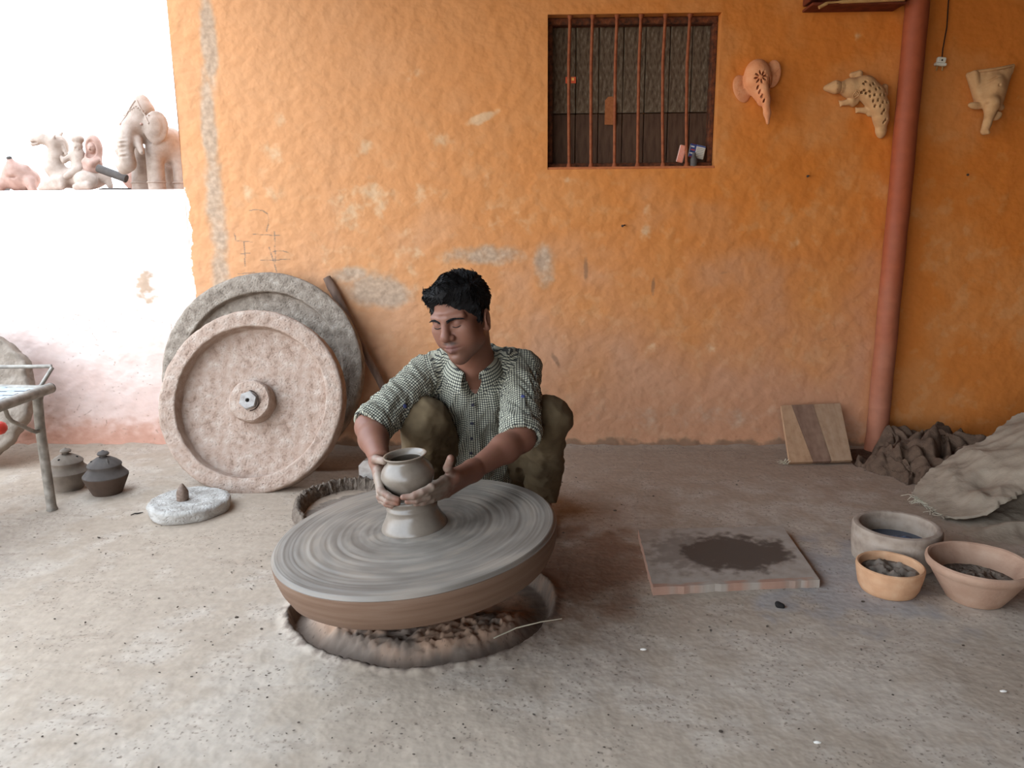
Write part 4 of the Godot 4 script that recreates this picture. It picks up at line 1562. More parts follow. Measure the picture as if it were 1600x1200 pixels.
	f.cap(Vector3(0.0, 0.155, 0.02), Vector3(-0.03, 0.130, 0.035), 0.014, 0.010, 0.015)
	f.cap(Vector3(-0.03, 0.130, 0.035), Vector3(-0.045, 0.148, 0.03), 0.010, 0.008, 0.01)
	f.ball(Vector3(0.028, 0.193, 0.014), 0.0205, 0.008)
	f.ball(Vector3(0.026, 0.187, 0.036), 0.005, 0.004)
	f.ell(Vector3(0.028, 0.222, 0.010), Vector3(0.027, 0.020, 0.025), 0.006)
	f.cap(Vector3(0.018, 0.178, 0.034), Vector3(0.038, 0.178, 0.034), 0.0035, 0.0035, 0.003)
	f.cap(Vector3(0.03, 0.09, 0.04), Vector3(-0.01, 0.062, 0.066), 0.022, 0.013, 0.015)
	part("rider", blob(f, 0.0045), M.terracotta_pale, t)
	f = Field.new()
	f.cap(Vector3(0.082, 0.10, 0.012), Vector3(0.088, 0.142, 0.012), 0.042, 0.034, 0.02)
	f.ell(Vector3(0.090, 0.185, 0.0), Vector3(0.036, 0.058, 0.03), 0.012)
	f.cut_ell(Vector3(0.089, 0.180, 0.034), Vector3(0.026, 0.044, 0.026), 0.005)
	f.ell(Vector3(0.089, 0.184, 0.014), Vector3(0.0185, 0.024, 0.020), 0.004)
	f.cap(Vector3(0.080, 0.190, 0.030), Vector3(0.086, 0.191, 0.033), 0.003, 0.002, 0.002)
	f.cap(Vector3(0.098, 0.190, 0.030), Vector3(0.092, 0.191, 0.033), 0.003, 0.002, 0.002)
	f.cap(Vector3(0.06, 0.125, 0.03), Vector3(0.10, 0.115, 0.05), 0.014, 0.012, 0.01)
	f.cap(Vector3(0.115, 0.13, 0.03), Vector3(0.10, 0.115, 0.05), 0.014, 0.012, 0.01)
	f.cap(Vector3(0.089, 0.188, 0.033), Vector3(0.089, 0.178, 0.037), 0.003, 0.0042, 0.003)
	f.cut_ell(Vector3(0.089, 0.170, 0.036), Vector3(0.009, 0.0022, 0.008), 0.002)
	part("veiled_rider", blob(f, 0.003), M.terracotta_pink, t)

	# a squat beast with its snout in the air
	t = thing("terracotta_boar", "squat pink terracotta beast with an upturned snout, leftmost figure on the low wall", "animal statue", Vector3(-2.245, top, -3.49))
	f = Field.new()
	f.ell(Vector3(0.0, 0.055, 0.0), Vector3(0.078, 0.056, 0.06), 0.03)
	f.ell(Vector3(-0.005, 0.085, 0.03), Vector3(0.048, 0.042, 0.04), 0.03)
	f.cap(Vector3(-0.008, 0.105, 0.045), Vector3(-0.012, 0.135, 0.045), 0.017, 0.012, 0.02)
	f.ball(Vector3(-0.048, 0.10, 0.02), 0.013, 0.01)
	f.ball(Vector3(0.040, 0.103, 0.02), 0.013, 0.01)
	f.cap(Vector3(-0.06, 0.04, 0.04), Vector3(-0.08, 0.006, 0.05), 0.022, 0.018, 0.02)
	f.cap(Vector3(0.06, 0.04, 0.04), Vector3(0.075, 0.006, 0.05), 0.022, 0.018, 0.02)
	f.cut_ell(Vector3(0.0, 0.062, 0.075), Vector3(0.03, 0.005, 0.02), 0.006)
	f.cut_ell(Vector3(0.0, -0.05, 0), Vector3(0.5, 0.05, 0.4), 0.004)
	part("body", blob(f, 0.006), M.terracotta_pink, t)
	var nz := MB.new()
	nz.lathe([Vector2(0.011, 0.0), Vector2(0.0115, 0.007), Vector2(0.007, 0.012), Vector2(0.0, 0.0125)], 14)
	part("snout_tip", nz.mesh(), M.clay_dark, t, Transform3D(turned(10, 0, 6), Vector3(-0.012, 0.138, 0.046)))

	# a small seated bird-like figure behind the trunk, and pieces of dark pipe
	t = thing("terracotta_bird", "small terracotta bird figure half hidden between the riders and the elephant", "bird statue", Vector3(-1.80, top, -3.605))
	f = Field.new()
	f.ell(Vector3(0.015, 0.055, 0.0), Vector3(0.06, 0.055, 0.045), 0.02)
	f.chain([Vector3(0.03, 0.08, 0.0), Vector3(0.045, 0.125, 0.0), Vector3(0.055, 0.145, 0.0)], [0.035, 0.024, 0.02], 0.02)
	f.cap(Vector3(0.05, 0.150, 0.0), Vector3(0.015, 0.143, 0.01), 0.012, 0.005, 0.01)
	f.cap(Vector3(-0.03, 0.06, 0.0), Vector3(-0.06, 0.105, 0.0), 0.02, 0.008, 0.02)
	f.cut_ell(Vector3(0.0, -0.05, 0), Vector3(0.5, 0.05, 0.4), 0.004)
	part("body", blob(f, 0.006), M.terracotta_pink, t)
	var pp := MB.new()
	pp.tube([Vector3(-1.862, 1.236, -3.425), Vector3(-1.80, 1.212, -3.425), Vector3(-1.742, 1.190, -3.425)], [0.0175], 16)
	single("grey_pipe_offcut", pp.mesh(), M.clay_dark, "short dark grey pipe slanting from the camel down to the elephant's front leg", "pipe")
	var dp := MB.new()
	dp.tube([Vector3(-2.55, 1.162, -3.53), Vector3(-2.45, 1.163, -3.53), Vector3(-2.345, 1.165, -3.53)], [0.026], 18)
	single("dark_tube", dp.mesh(), M.clay_dark, "dark tube lying on the low wall at the left edge", "tube")
	var rg := MB.new()

	single("dark_shard", rough_disc(0.055, 0.012, 140, 1.3, 0.6, 0.008).mesh(), M.clay_dark, "flat dark grey potsherd on the low wall between the camel and the elephant", "potsherd", Transform3D(Basis(), Vector3(-1.80, top - 0.001, -3.43)))


# =====================================================================  terracotta masks on the orange wall
func petal(f: Field, c: Vector3, ang: float, ln: float, wd: float) -> void:
	f.cut_ell(c, Vector3(wd, ln, 0.03), 0.002, Basis(Vector3.BACK, ang))


func build_wall_masks() -> void:
	# elephant head with a pierced star
	var f := Field.new()
	f.ell(Vector3(-0.008, 0.050, 0.022), Vector3(0.053, 0.064, 0.052), 0.02)
	f.cap(Vector3(-0.002, 0.020, 0.022), Vector3(0.018, -0.045, 0.034), 0.050, 0.026, 0.02)
	f.chain([Vector3(0.004, 0.018, 0.058), Vector3(0.018, -0.045, 0.062), Vector3(0.030, -0.100, 0.060), Vector3(0.036, -0.136, 0.054)], [0.022, 0.0185, 0.0125, 0.007], 0.014)
	f.ell(Vector3(-0.066, 0.002, 0.012), Vector3(0.036, 0.056, 0.010), 0.008, turned(0, 12, 24))
	f.ell(Vector3(0.056, 0.058, 0.014), Vector3(0.032, 0.054, 0.010), 0.008, turned(0, -18, -4))
	f.cut_ell(Vector3(0, 0, -0.05), Vector3(0.3, 0.3, 0.05), 0.002)
	for k in 8:
		var an := TAU * k / 8 + 0.2
		petal(f, Vector3(-0.008 - sin(an) * 0.0165, 0.038 + cos(an) * 0.0165, 0.076), an, 0.0095, 0.0036)
	for k in 4:
		petal(f, Vector3(-0.015 + 0.0082 * k, 0.000 - 0.0175 * k, 0.068), -0.15, 0.0088, 0.0034)
	for k in 3:
		petal(f, Vector3(0.031 + 0.003 * k, 0.03 - 0.022 * k, 0.062), 0.1, 0.012, 0.003)
	var t := thing("elephant_mask", "terracotta elephant head with pierced star, on the orange wall right of the window", "wall mask", Vector3(0.943, 1.516, WALL_Z - 0.002))
	part("head", blob(f, 0.0028), M.terracotta_bright, t)
	# incised lines on the ears
	var el := MB.new()
	var rng := RandomNumberGenerator.new()
	rng.seed = 3
	for k in 26:
		var right := k % 2 == 1
		var p := Vector3(rng.randf_range(-0.092, -0.06) if not right else rng.randf_range(0.058, 0.076), rng.randf_range(-0.03, 0.03) if not right else rng.randf_range(0.03, 0.09), 0.2)
		var h0 := f.hit(p, Vector3(0, 0, -1), 0.25)
		var h1 := f.hit(p + Vector3(0.007, 0.002, 0), Vector3(0, 0, -1), 0.25)
		if h0.z > 0.005 and h1.z > 0.005:
			el.tube([h0, h1], [0.0012], 5)
	part("ear_lines", el.mesh(), M.terracotta_bright, t).set_meta("kind", "stuff")

	# lizard with pierced back and curling tail
	f = Field.new()
	f.chain([Vector3(-0.158, 0.052, 0.034), Vector3(-0.145, 0.053, 0.036), Vector3(-0.122, 0.054, 0.040), Vector3(-0.100, 0.053, 0.036)], [0.010, 0.014, 0.024, 0.021], 0.012)
	f.ell(Vector3(-0.06, 0.052, 0.03), Vector3(0.040, 0.036, 0.036), 0.016)
	f.chain([Vector3(-0.05, 0.052, 0.028), Vector3(0.0, 0.052, 0.032), Vector3(0.036, 0.022, 0.032), Vector3(0.062, -0.02, 0.028), Vector3(0.078, -0.07, 0.026), Vector3(0.084, -0.118, 0.022), Vector3(0.086, -0.130, 0.020)], [0.036, 0.044, 0.043, 0.038, 0.028, 0.018, 0.013], 0.016)
	for s in [[Vector3(-0.03, 0.075, 0.02), Vector3(-0.022, 0.108, 0.018)], [Vector3(-0.022, 0.108, 0.018), Vector3(-0.05, 0.104, 0.016)], [Vector3(-0.05, 0.03, 0.035), Vector3(-0.045, 0.0, 0.025)], [Vector3(-0.045, 0.0, 0.025), Vector3(-0.080, -0.004, 0.02)], [Vector3(-0.03, 0.0, 0.022), Vector3(-0.038, -0.010, 0.02)], [Vector3(0.04, -0.01, 0.028), Vector3(0.03, -0.048, 0.024)], [Vector3(0.025, -0.035, 0.024), Vector3(-0.012, -0.032, 0.02)], [Vector3(0.06, 0.04, 0.02), Vector3(0.085, 0.055, 0.016)], [Vector3(0.085, 0.055, 0.016), Vector3(0.092, 0.028, 0.014)]]:
		f.cap(s[0], s[1], 0.0135, 0.0105, 0.008)
	for k in 3:
		f.cap(Vector3(-0.078, -0.004, 0.02), Vector3(-0.094 + 0.003 * k, 0.004 - 0.010 * k, 0.018), 0.005, 0.0035, 0.004)
		f.cap(Vector3(-0.012, -0.032, 0.02), Vector3(-0.024 + 0.001 * k, -0.023 - 0.009 * k, 0.018), 0.005, 0.0035, 0.004)
	f.cut_ell(Vector3(0, 0, -0.05), Vector3(0.4, 0.4, 0.05), 0.002)
	for r in 4:
		for k in 7:
			var along := [Vector2(-0.022, 0.052), Vector2(0.0, 0.046), Vector2(0.022, 0.032), Vector2(0.040, 0.012), Vector2(0.054, -0.012), Vector2(0.066, -0.040), Vector2(0.078, -0.075)]
			var nrm := [Vector2(0.1, 1), Vector2(0.35, 0.93), Vector2(0.6, 0.8), Vector2(0.75, 0.65), Vector2(0.88, 0.45), Vector2(0.95, 0.3), Vector2(0.98, 0.15)]
			if k > 4 and (r == 0 or r == 3):
				continue
			var w: float = [-0.022, -0.007, 0.009, 0.024][r] * (0.75 if k > 4 else 1.0)
			var p: Vector2 = along[k] + nrm[k] * w + Vector2(0.006, -0.008) * (r % 2)
			petal(f, Vector3(p.x, p.y, 0.075 - absf(w) * 0.45 - 0.003 * maxf(0, k - 3)), atan2(-nrm[k].x, nrm[k].y) + 1.2, 0.0062, 0.0042)
	t = thing("lizard_mask", "terracotta lizard with pierced back and hanging tail, just left of the red pipe", "wall ornament", Vector3(1.368, 1.462, WALL_Z - 0.002))
	part("body", blob(f, 0.0028), M.terracotta_wall, t)
	var sp := MB.new()
	var path: Array = []
	for k in 30:
		var an := 0.5 * k
		var q := f.hit(Vector3(-0.045 + cos(an) * 0.0005 * k, 0.024 + sin(an) * 0.0005 * k, 0.2), Vector3(0, 0, -1), 0.25)
		path.append(q + Vector3(0, 0, 0.001))
	sp.tube(path, [0.0024], 6)
	for x: float in [-0.094, -0.100]:
		var ring: Array = []
		for k in 9:
			ring.append(f.hit(Vector3(x, 0.032 + 0.0052 * k, 0.2), Vector3(0, 0, -1), 0.25))
		sp.tube(ring, [0.0024], 6)
	for y: float in [0.064, 0.042]:
		var q := f.hit(Vector3(-0.126, y, 0.2), Vector3(0, 0, -1), 0.25)
		sp.lathe([Vector2(0.0, -0.004), Vector2(0.004, -0.001), Vector2(0.004, 0.001), Vector2(0.0, 0.004)], 10, Transform3D(Basis(), q))
	part("knobs", sp.mesh(), M.terracotta_wall, t).set_meta("kind", "stuff")

	# bull's head hanging from a spread of hide
	f = Field.new()
	for k in 8:
		var u := k / 7.0
		f.cap(Vector3(lerpf(-0.086, 0.080, u), 0.078 + 0.028 * u - 0.01 * sin(u * PI), 0.018 + 0.014 * sin(u * PI)), Vector3(lerpf(-0.030, 0.028, u), -0.015, 0.030), 0.011, 0.028, 0.018)
	f.ell(Vector3(0.008, 0.028, 0.040), Vector3(0.040, 0.045, 0.036), 0.02)
	f.ell(Vector3(-0.006, -0.042, 0.062), Vector3(0.032, 0.038, 0.032), 0.014)
	f.chain([Vector3(-0.012, -0.078, 0.068), Vector3(-0.016, -0.115, 0.064), Vector3(-0.020, -0.142, 0.060)], [0.021, 0.0145, 0.0165], 0.012)
	f.ell(Vector3(-0.062, -0.044, 0.05), Vector3(0.032, 0.014, 0.010), 0.008, turned(0, 0, -8))
	f.ell(Vector3(0.018, -0.086, 0.066), Vector3(0.022, 0.016, 0.010), 0.005, turned(0, 0, 35))
	f.cap(Vector3(0.062, 0.035, 0.02), Vector3(0.042, -0.03, 0.035), 0.008, 0.009, 0.006)
	f.ball(Vector3(0.046, -0.050, 0.036), 0.014, 0.008)
	f.ball(Vector3(-0.014, -0.150, 0.074), 0.008, 0.006)
	f.cap(Vector3(-0.070, 0.08, 0.032), Vector3(-0.062, 0.045, 0.04), 0.014, 0.008, 0.01)
	f.cut_ell(Vector3(0, 0, -0.05), Vector3(0.4, 0.4, 0.05), 0.002)
	f.cut_ell(Vector3(0.010, 0.030, 0.082), Vector3(0.006, 0.006, 0.012), 0.004)
	f.cut_cap(Vector3(-0.052, 0.035, 0.058), Vector3(0.02, 0.070, 0.060), 0.006, 0.003, 0.006)
	f.cut_ell(Vector3(-0.034, -0.030, 0.080), Vector3(0.008, 0.010, 0.012), 0.006)
	t = thing("bull_mask", "terracotta bull's head hanging below a fan of folds, right of the red pipe", "wall mask", Vector3(1.871, 1.482, WALL_Z - 0.002))
	part("head", blob(f, 0.0028), M.terracotta_wall, t)
	var lip := MB.new()
	var lp: Array = []
	for k in 14:
		var u := k / 13.0
		lp.append(Vector3(lerpf(-0.060, 0.084, u), 0.090 + 0.022 * u - 0.004 * sin(u * PI), 0.026 + 0.016 * sin(u * PI)))
	lip.tube(lp, [0.006], 8)
	lip.tube([Vector3(0.084, 0.112, 0.026), Vector3(0.080, 0.085, 0.026), Vector3(0.073, 0.06, 0.024)], [0.006, 0.005, 0.003], 8)
	part("rolled_edge", lip.mesh(), M.terracotta_wall, t)


# =====================================================================  pipe, shelf, plug, nails
func build_wall_fittings() -> void:
	var p := MB.new()
	var path: Array = []
	var rad: Array = []
	var nn := noise(3.0, 3, 151)
	for k in 60:
		var y := -0.01 + 2.52 * k / 59.0
		path.append(Vector3(1.537 + 0.002 * nn.get_noise_1d(y), y, WALL_Z + 0.052))
		rad.append(0.0445 + 0.0012 * nn.get_noise_1d(y * 4.0) + 0.004 * smoothstep(0.06, 0.0, y))
	p.tube(path, rad, 28)
	for q in p.v:  # dust and splashes cling to the lower half
		var u := smoothstep(1.1, 0.0, q.y + 0.25 * nn.get_noise_3d(q.x * 3, q.y * 1.5, q.z * 3))
		var cc := c8(166, 84, 52).lerp(c8(178, 124, 100), 0.7 * u)
		p.col.append(cc.srgb_to_linear())
	single("drain_pipe", p.mesh(), M.pipe_red, "upright red painted drain pipe running down the orange wall", "pipe")

	# shelf box high on the wall with a bamboo stick and scraps in it
	var o := Vector3(1.285, 1.806, WALL_Z)
	var t := thing("wall_shelf", "dark red wooden shelf box at the top edge left of the red pipe", "shelf", o)
	var b := MB.new()
	b.box(Vector3(0.36, 0.010, 0.115), 0.002, Transform3D(Basis(), Vector3(0, 0.005, 0.0575)))
	part("bottom_board", b.mesh(), M.wood_red, t)
	for s: float in [-1.0, 1.0]:
		b = MB.new()
		b.box(Vector3(0.018, 0.20, 0.12), 0.003, Transform3D(Basis(), Vector3(s * 0.171, 0.122, 0.06)))
		part("side_board", b.mesh(), M.wood_red, t)
	b = MB.new()
	b.box(Vector3(0.36, 0.02, 0.12), 0.003, Transform3D(Basis(), Vector3(0, 0.232, 0.06)))
	part("top_board", b.mesh(), M.wood_red, t)
	b = MB.new()
	b.box(Vector3(0.33, 0.20, 0.012), 0.002, Transform3D(Basis(), Vector3(0, 0.122, 0.007)))
	part("back_board", b.mesh(), M.wood_red, t)
	b = MB.new()
	b.tube([Vector3(1.128, 1.794, WALL_Z + 0.123), Vector3(1.156, 1.808, WALL_Z + 0.123), Vector3(1.162, 1.811, WALL_Z + 0.123), Vector3(1.20, 1.813, WALL_Z + 0.123), Vector3(1.215, 1.814, WALL_Z + 0.123), Vector3(1.30, 1.816, WALL_Z + 0.1235), Vector3(1.452, 1.820, WALL_Z + 0.1235)], [0.0065, 0.0065, 0.004, 0.004, 0.0075, 0.0075, 0.0072], 10)
	single("bamboo_stick", b.mesh(), M.bamboo, "pale bamboo stick with a bent splintered end along the front edge of the red shelf", "stick")
	b = MB.new()
	b.tube([Vector3(1.24, 1.829, WALL_Z + 0.05), Vector3(1.27, 1.855, WALL_Z + 0.06), Vector3(1.33, 1.862, WALL_Z + 0.07), Vector3(1.37, 1.833, WALL_Z + 0.08)], [0.008, 0.011, 0.011, 0.008], 8)
	single("cloth_scrap", b.mesh(), M.burlap_grey, "pale scrap of cloth behind the bamboo stick on the red shelf", "cloth")

	# two-pin plug hanging on its wire
	t = thing("electric_plug", "small cream two-pin plug hanging on a wire right of the red pipe", "plug", Vector3(1.667, 1.603, WALL_Z + 0.016))
	b = MB.new()
	b.box(Vector3(0.034, 0.020, 0.016), 0.003, Transform3D(turned(0, 0, -6), Vector3(0.002, 0.016, 0)))
	b.box(Vector3(0.044, 0.012, 0.020), 0.003, Transform3D(turned(0, 0, -6), Vector3(0, -0.001, 0)))
	part("body", b.mesh(), M.plastic_white, t)
	b = MB.new()
	b.lathe([Vector2(0.0, 0.0), Vector2(0.0035, 0.0), Vector2(0.0035, 0.0015), Vector2(0.0, 0.0016)], 12, Transform3D(Basis(Vector3.RIGHT, PI / 2), Vector3(0.002, 0.014, 0.0075)))
	part("screw", b.mesh(), M.nail_iron, t)
	for s: float in [-1.0, 1.0]:
		b = MB.new()
		b.tube([Vector3(s * 0.0105, -0.004, 0), Vector3(s * 0.0115 - 0.0015, -0.024, 0)], [0.0026], 10)
		part("pin", b.mesh(), M.brass, t)
	b = MB.new()
	b.tube([Vector3(0.004, 0.025, 0), Vector3(0.006, 0.06, -0.004), Vector3(0.014, 0.14, -0.006), Vector3(0.010, 0.24, -0.006), Vector3(0.008, 0.45, -0.006), Vector3(0.012, 0.89, -0.006)], [0.0022], 8)
	part("wire", b.mesh(), M.wire_black, t)

	# three nails
	for q: Array in [[Vector3(0.412, 0.976, WALL_Z), "rusty nail in the orange wall below the window"], [Vector3(1.173, 1.172, WALL_Z), "rusty nail in the orange wall below the elephant and lizard ornaments"], [Vector3(1.829, 1.172, WALL_Z), "rusty nail in the orange wall right of the red pipe, below the bull"]]:
		b = MB.new()
		var at: Vector3 = q[0]
		b.tube([at + Vector3(0.006, 0, -0.012), at + Vector3(0.0, 0.001, 0.012), at + Vector3(-0.010, -0.002, 0.030)], [0.0034, 0.0030, 0.0026], 8)
		b.tube([at + Vector3(-0.010, -0.002, 0.029), at + Vector3(-0.011, -0.0022, 0.031)], [0.0052], 10)
		single("nail", b.mesh(), M.nail_iron, q[1], "nail", Transform3D(), "nails in the orange wall")


# =====================================================================  right side of the floor
func heap(called: String, fn: Callable, x0: float, x1: float, z0: float, z1: float, nx: int, nz: int) -> ArrayMesh:
	var pts := PackedVector3Array()
	for j in nz:
		for i in nx:
			pts.append(fn.call(lerpf(x0, x1, float(i) / (nx - 1)), lerpf(z0, z1, float(j) / (nz - 1))))
	var mb := MB.new()
	mb.sheet(pts, nx, 0.004)
	return mb.mesh()


func build_right_side() -> void:
	# the flat slab with a damp stain
	var c := [Vector3(0.337, 0.024, -1.934), Vector3(0.806, 0.021, -1.986), Vector3(0.824, 0.024, -2.362), Vector3(0.353, 0.026, -2.330)]
	var mb := MB.new()
	var W := 320
	var H := 260
	var st := noise(0.03, 4, 171)
	var s2 := noise(0.012, 3, 172)
	var im := Image.create(W, H, false, Image.FORMAT_RGB8)
	for j in H:
		for i in W:
			var u := float(i) / W
			var v := float(j) / H
			var n1 := st.get_noise_2d(i, j)
			var n2 := s2.get_noise_2d(i, j * 1.5)
			var col := Vector3(146, 132, 120).lerp(Vector3(170, 158, 146), 0.5 + 0.5 * n1)
			var d := Vector2((u - 0.58) / 0.40, (v - 0.49) / 0.37).length() + 0.22 * n1 + 0.25 * n2
			col = col.lerp(Vector3(88, 75, 66), 1.0 - smoothstep(0.66, 1.02, d))
			var d2 := Vector2((u - 0.28) / 0.3, (v - 0.45) / 0.4).length() + 0.5 * n1
			col = col.lerp(Vector3(118, 106, 96), 0.6 * (1.0 - smoothstep(0.5, 1.0, d2)) * smoothstep(0.76, 1.0, d))
			if v > 0.95:
				col = col.lerp(Vector3(168, 110, 86), 0.5 * smoothstep(-0.2, 0.3, n2))
			im.set_pixel(i, j, Color(col.x / 255.0, col.y / 255.0, col.z / 255.0))
	var sm := StandardMaterial3D.new()
	sm.resource_name = "damp_slab"
	sm.albedo_texture = ImageTexture.create_from_image(im)
	sm.roughness = 0.8
	sm.metallic_specular = 0.3
	var pts := PackedVector3Array()
	var uvs := PackedVector2Array()
	var nn := noise(9.0, 3, 173)
	for j in 24:
		for i in 28:
			var u := i / 27.0
			var v := j / 23.0
			var p: Vector3 = (c[0] as Vector3).lerp(c[1], u).lerp((c[3] as Vector3).lerp(c[2], u), v)
			var wob := 0.003 * nn.get_noise_2d(p.x * 3, p.z * 3)
			if j == 0: p.z += wob * 1.5
			if i == 0: p.x += wob
			p.y += 0.0015 * nn.get_noise_2d(p.x, p.z)
			pts.append(p)
			uvs.append(Vector2(u, 1.0 - v))
	mb.grid(pts, 28, false, uvs)
	var ring: Array = []
	for i in 28: ring.append(pts[i])
	for j in range(1, 24): ring.append(pts[j * 28 + 27])
	for i in range(26, -1, -1): ring.append(pts[23 * 28 + i])
	for j in range(22, 0, -1): ring.append(pts[j * 28])
	for k in ring.size():
		var a: Vector3 = ring[k]
		var b: Vector3 = ring[(k + 1) % ring.size()]
		var a1 := Vector3(a.x, -0.006, a.z)
		var b1 := Vector3(b.x, -0.006, b.z)
		var s0 := mb.v.size()
		mb.poly([a1, b1, b, a])
		for q in range(s0, mb.v.size()):
			mb.uv[q] = Vector2(clampf((mb.v[q].x - 0.34) / 0.47, 0.02, 0.98), 0.985)
	single("flat_slab", mb.mesh(), sm, "flat square grey stone slab with a dark damp patch, on the floor right of the wheel", "stone slab")

	# a square board of three planks leaning on the wall
	var t := thing("plank_board", "square board of light and dark planks leaning on the wall by the red pipe", "board", Vector3(1.216, 0.0, -3.092))
	var up := Vector3(0.02, 0.192, -0.215)
	var rt := Vector3(0.265, 0.004, -0.02)
	var nz := rt.cross(up).normalized() * 0.016
	var at := func(u: float, v: float, k: float) -> Vector3: return rt * (u - 0.5) + up * v + nz * k
	var cut := [[0.0, 0.0], [0.18, 0.375], [0.54, 0.667], [1.0, 1.0]]
	var mats := [M.wood_light, M.wood_dark, M.wood_mid]
	for i in 3:
		var ul: float = cut[i][0]
		var ll: float = cut[i][1]
		var ur: float = cut[i + 1][0]
		var lr: float = cut[i + 1][1]
		var g := 0.003
		var q := [at.call(ll + g, 0.0, 1), at.call(lr - g, 0.0, 1), at.call(ur - g, 1.0, 1), at.call(ul + g, 1.0, 1)]
		var qb := [at.call(ll + g, 0.0, 0), at.call(lr - g, 0.0, 0), at.call(ur - g, 1.0, 0), at.call(ul + g, 1.0, 0)]
		mb = MB.new()
		mb.poly(q)
		mb.poly([qb[3], qb[2], qb[1], qb[0]])
		for k in 4:
			mb.poly([qb[k], qb[(k + 1) % 4], q[(k + 1) % 4], q[k]])
		part("plank", mb.mesh(), mats[i], t)
	mb = MB.new()
	for v: float in [0.25, 0.75]:
		var a: Vector3 = at.call(0.5, v, -0.5)
		mb.box(Vector3(0.24, 0.03, 0.012), 0.002, Transform3D(Basis(rt.normalized(), up.normalized(), rt.cross(up).normalized()), a))
	part("batten", mb.mesh(), M.wood_dark, t)

	# tuft of frayed straw at the board's foot
	var rng := RandomNumberGenerator.new()
	rng.seed = 8
	mb = MB.new()
	for k in 22:
		var a := rng.randf_range(1.2, 3.6)
		var l := rng.randf_range(0.02, 0.045)
		var p := Vector3(rng.randf_range(-0.008, 0.008), 0.002, rng.randf_range(-0.006, 0.006))
		mb.tube([p, p + Vector3(cos(a) * 0.4, 0.5, 0.3) * l * 0.6, p + Vector3(cos(a) * 0.9, 0.35 + 0.3 * sin(a), 0.5) * l], [0.0016, 0.0014, 0.0008], 5)
	single("straw_tuft", mb.mesh(), M.straw, "small frayed tuft of pale straw at the left foot of the leaning plank board", "straw", Transform3D(Basis(), Vector3(1.070, -0.002, -3.085)))

	# crumpled dark burlap against the wall
	var h1 := noise(4.5, 3, 181, true)
	var h2 := noise(16.0, 3, 182, true)
	var h3 := noise(60.0, 2, 183)
	var h4 := noise(5.0, 1, 184)
	var sack := func(x: float, z: float) -> Vector3:
		var u := (x - 1.69) / 0.30
		var v := (z + 3.02) / 0.27
		var r := sqrt(u * u + v * v) * (1.0 + 0.22 * h3.get_noise_2d(x * 0.12, z * 0.12))
		var body := clampf(1.0 - r * r, 0.0, 1.0) * smoothstep(0.055, 0.13, Vector2(x - 1.537, z + 3.298).length())
		var back := smoothstep(-2.78, -3.2, z)
		# slack folds: soft tops, sharp creases
		var b1 := absf(h4.get_noise_2d(x * 1.3 + z * 0.6, z))
		var b2 := absf(h4.get_noise_2d(x * 3.6 + 7.0, z * 2.8 - x))
		var h := sqrt(body) * (0.028 + 0.060 * back) + sqrt(body) * (0.085 * b1 + 0.062 * b2) + 0.004 * h3.get_noise_2d(x * 0.5, z * 0.5) * body
		return Vector3(x + 0.05 * h4.get_noise_2d(x + 4, z), maxf(h, -0.004) - 0.004, z + 0.05 * h4.get_noise_2d(x, z + 4) * body)
	single("burlap_heap", heap("b", sack, 1.35, 1.97, -2.74, -3.31, 110, 100), M.burlap_dark, "crumpled dark brown burlap sacking heaped against the wall right of the red pipe", "sacking")

	# the lower sheet, rolled along its front edge, over a mound of clay
	var low := func(x: float, z: float) -> Vector3:
		var f := smoothstep(1.36, 1.62, x)
		var front := smoothstep(-2.26, -2.33, z)
		var h := front * f * (0.018 + 0.03 * smoothstep(1.5, 2.2, x))
		h += 0.026 * exp(-pow((z + 2.36 + 0.09 * (x - 1.5) + 0.012 * h3.get_noise_1d(x * 0.2)) / 0.028, 2.0)) * f
		h += smoothstep(-2.42, -2.72, z) * smoothstep(1.40, 2.3, x) * 0.17 + smoothstep(1.7, 2.5, x) * smoothstep(-2.38, -2.6, z) * 0.06
		h += 0.008 * h1.get_noise_2d(x * 1.5, z * 1.5) * f * front
		return Vector3(x, h - 0.006, z)
	single("lower_sacking", heap("l", low, 1.34, 2.6, -2.24, -2.73, 130, 70), M.burlap_grey, "lower grey sacking with a rolled edge, just behind the wide bowl at the right edge", "sacking")

	# the stiff sheet thrown over it
	var fr := [Vector3(1.395, 0.012, -2.47), Vector3(1.50, 0.032, -2.425), Vector3(1.60, 0.072, -2.455), Vector3(1.72, 0.128, -2.50), Vector3(1.95, 0.215, -2.52), Vector3(2.5, 0.34, -2.5)]
	var bk := [Vector3(1.40, 0.012, -2.70), Vector3(1.50, 0.052, -2.80), Vector3(1.63, 0.105, -2.86), Vector3(1.76, 0.150, -2.89), Vector3(1.98, 0.235, -3.02), Vector3(2.5, 0.36, -3.2)]
	var cf := Curve3D.new()
	var cb := Curve3D.new()
	for k in fr.size():
		var d: Vector3 = (fr[mini(k + 1, 5)] - fr[maxi(k - 1, 0)]) * 0.17
		cf.add_point(fr[k], -d, d)
		d = (bk[mini(k + 1, 5)] - bk[maxi(k - 1, 0)]) * 0.17
		cb.add_point(bk[k], -d, d)
	pts = PackedVector3Array()
	var NU := 120
	var NV := 60
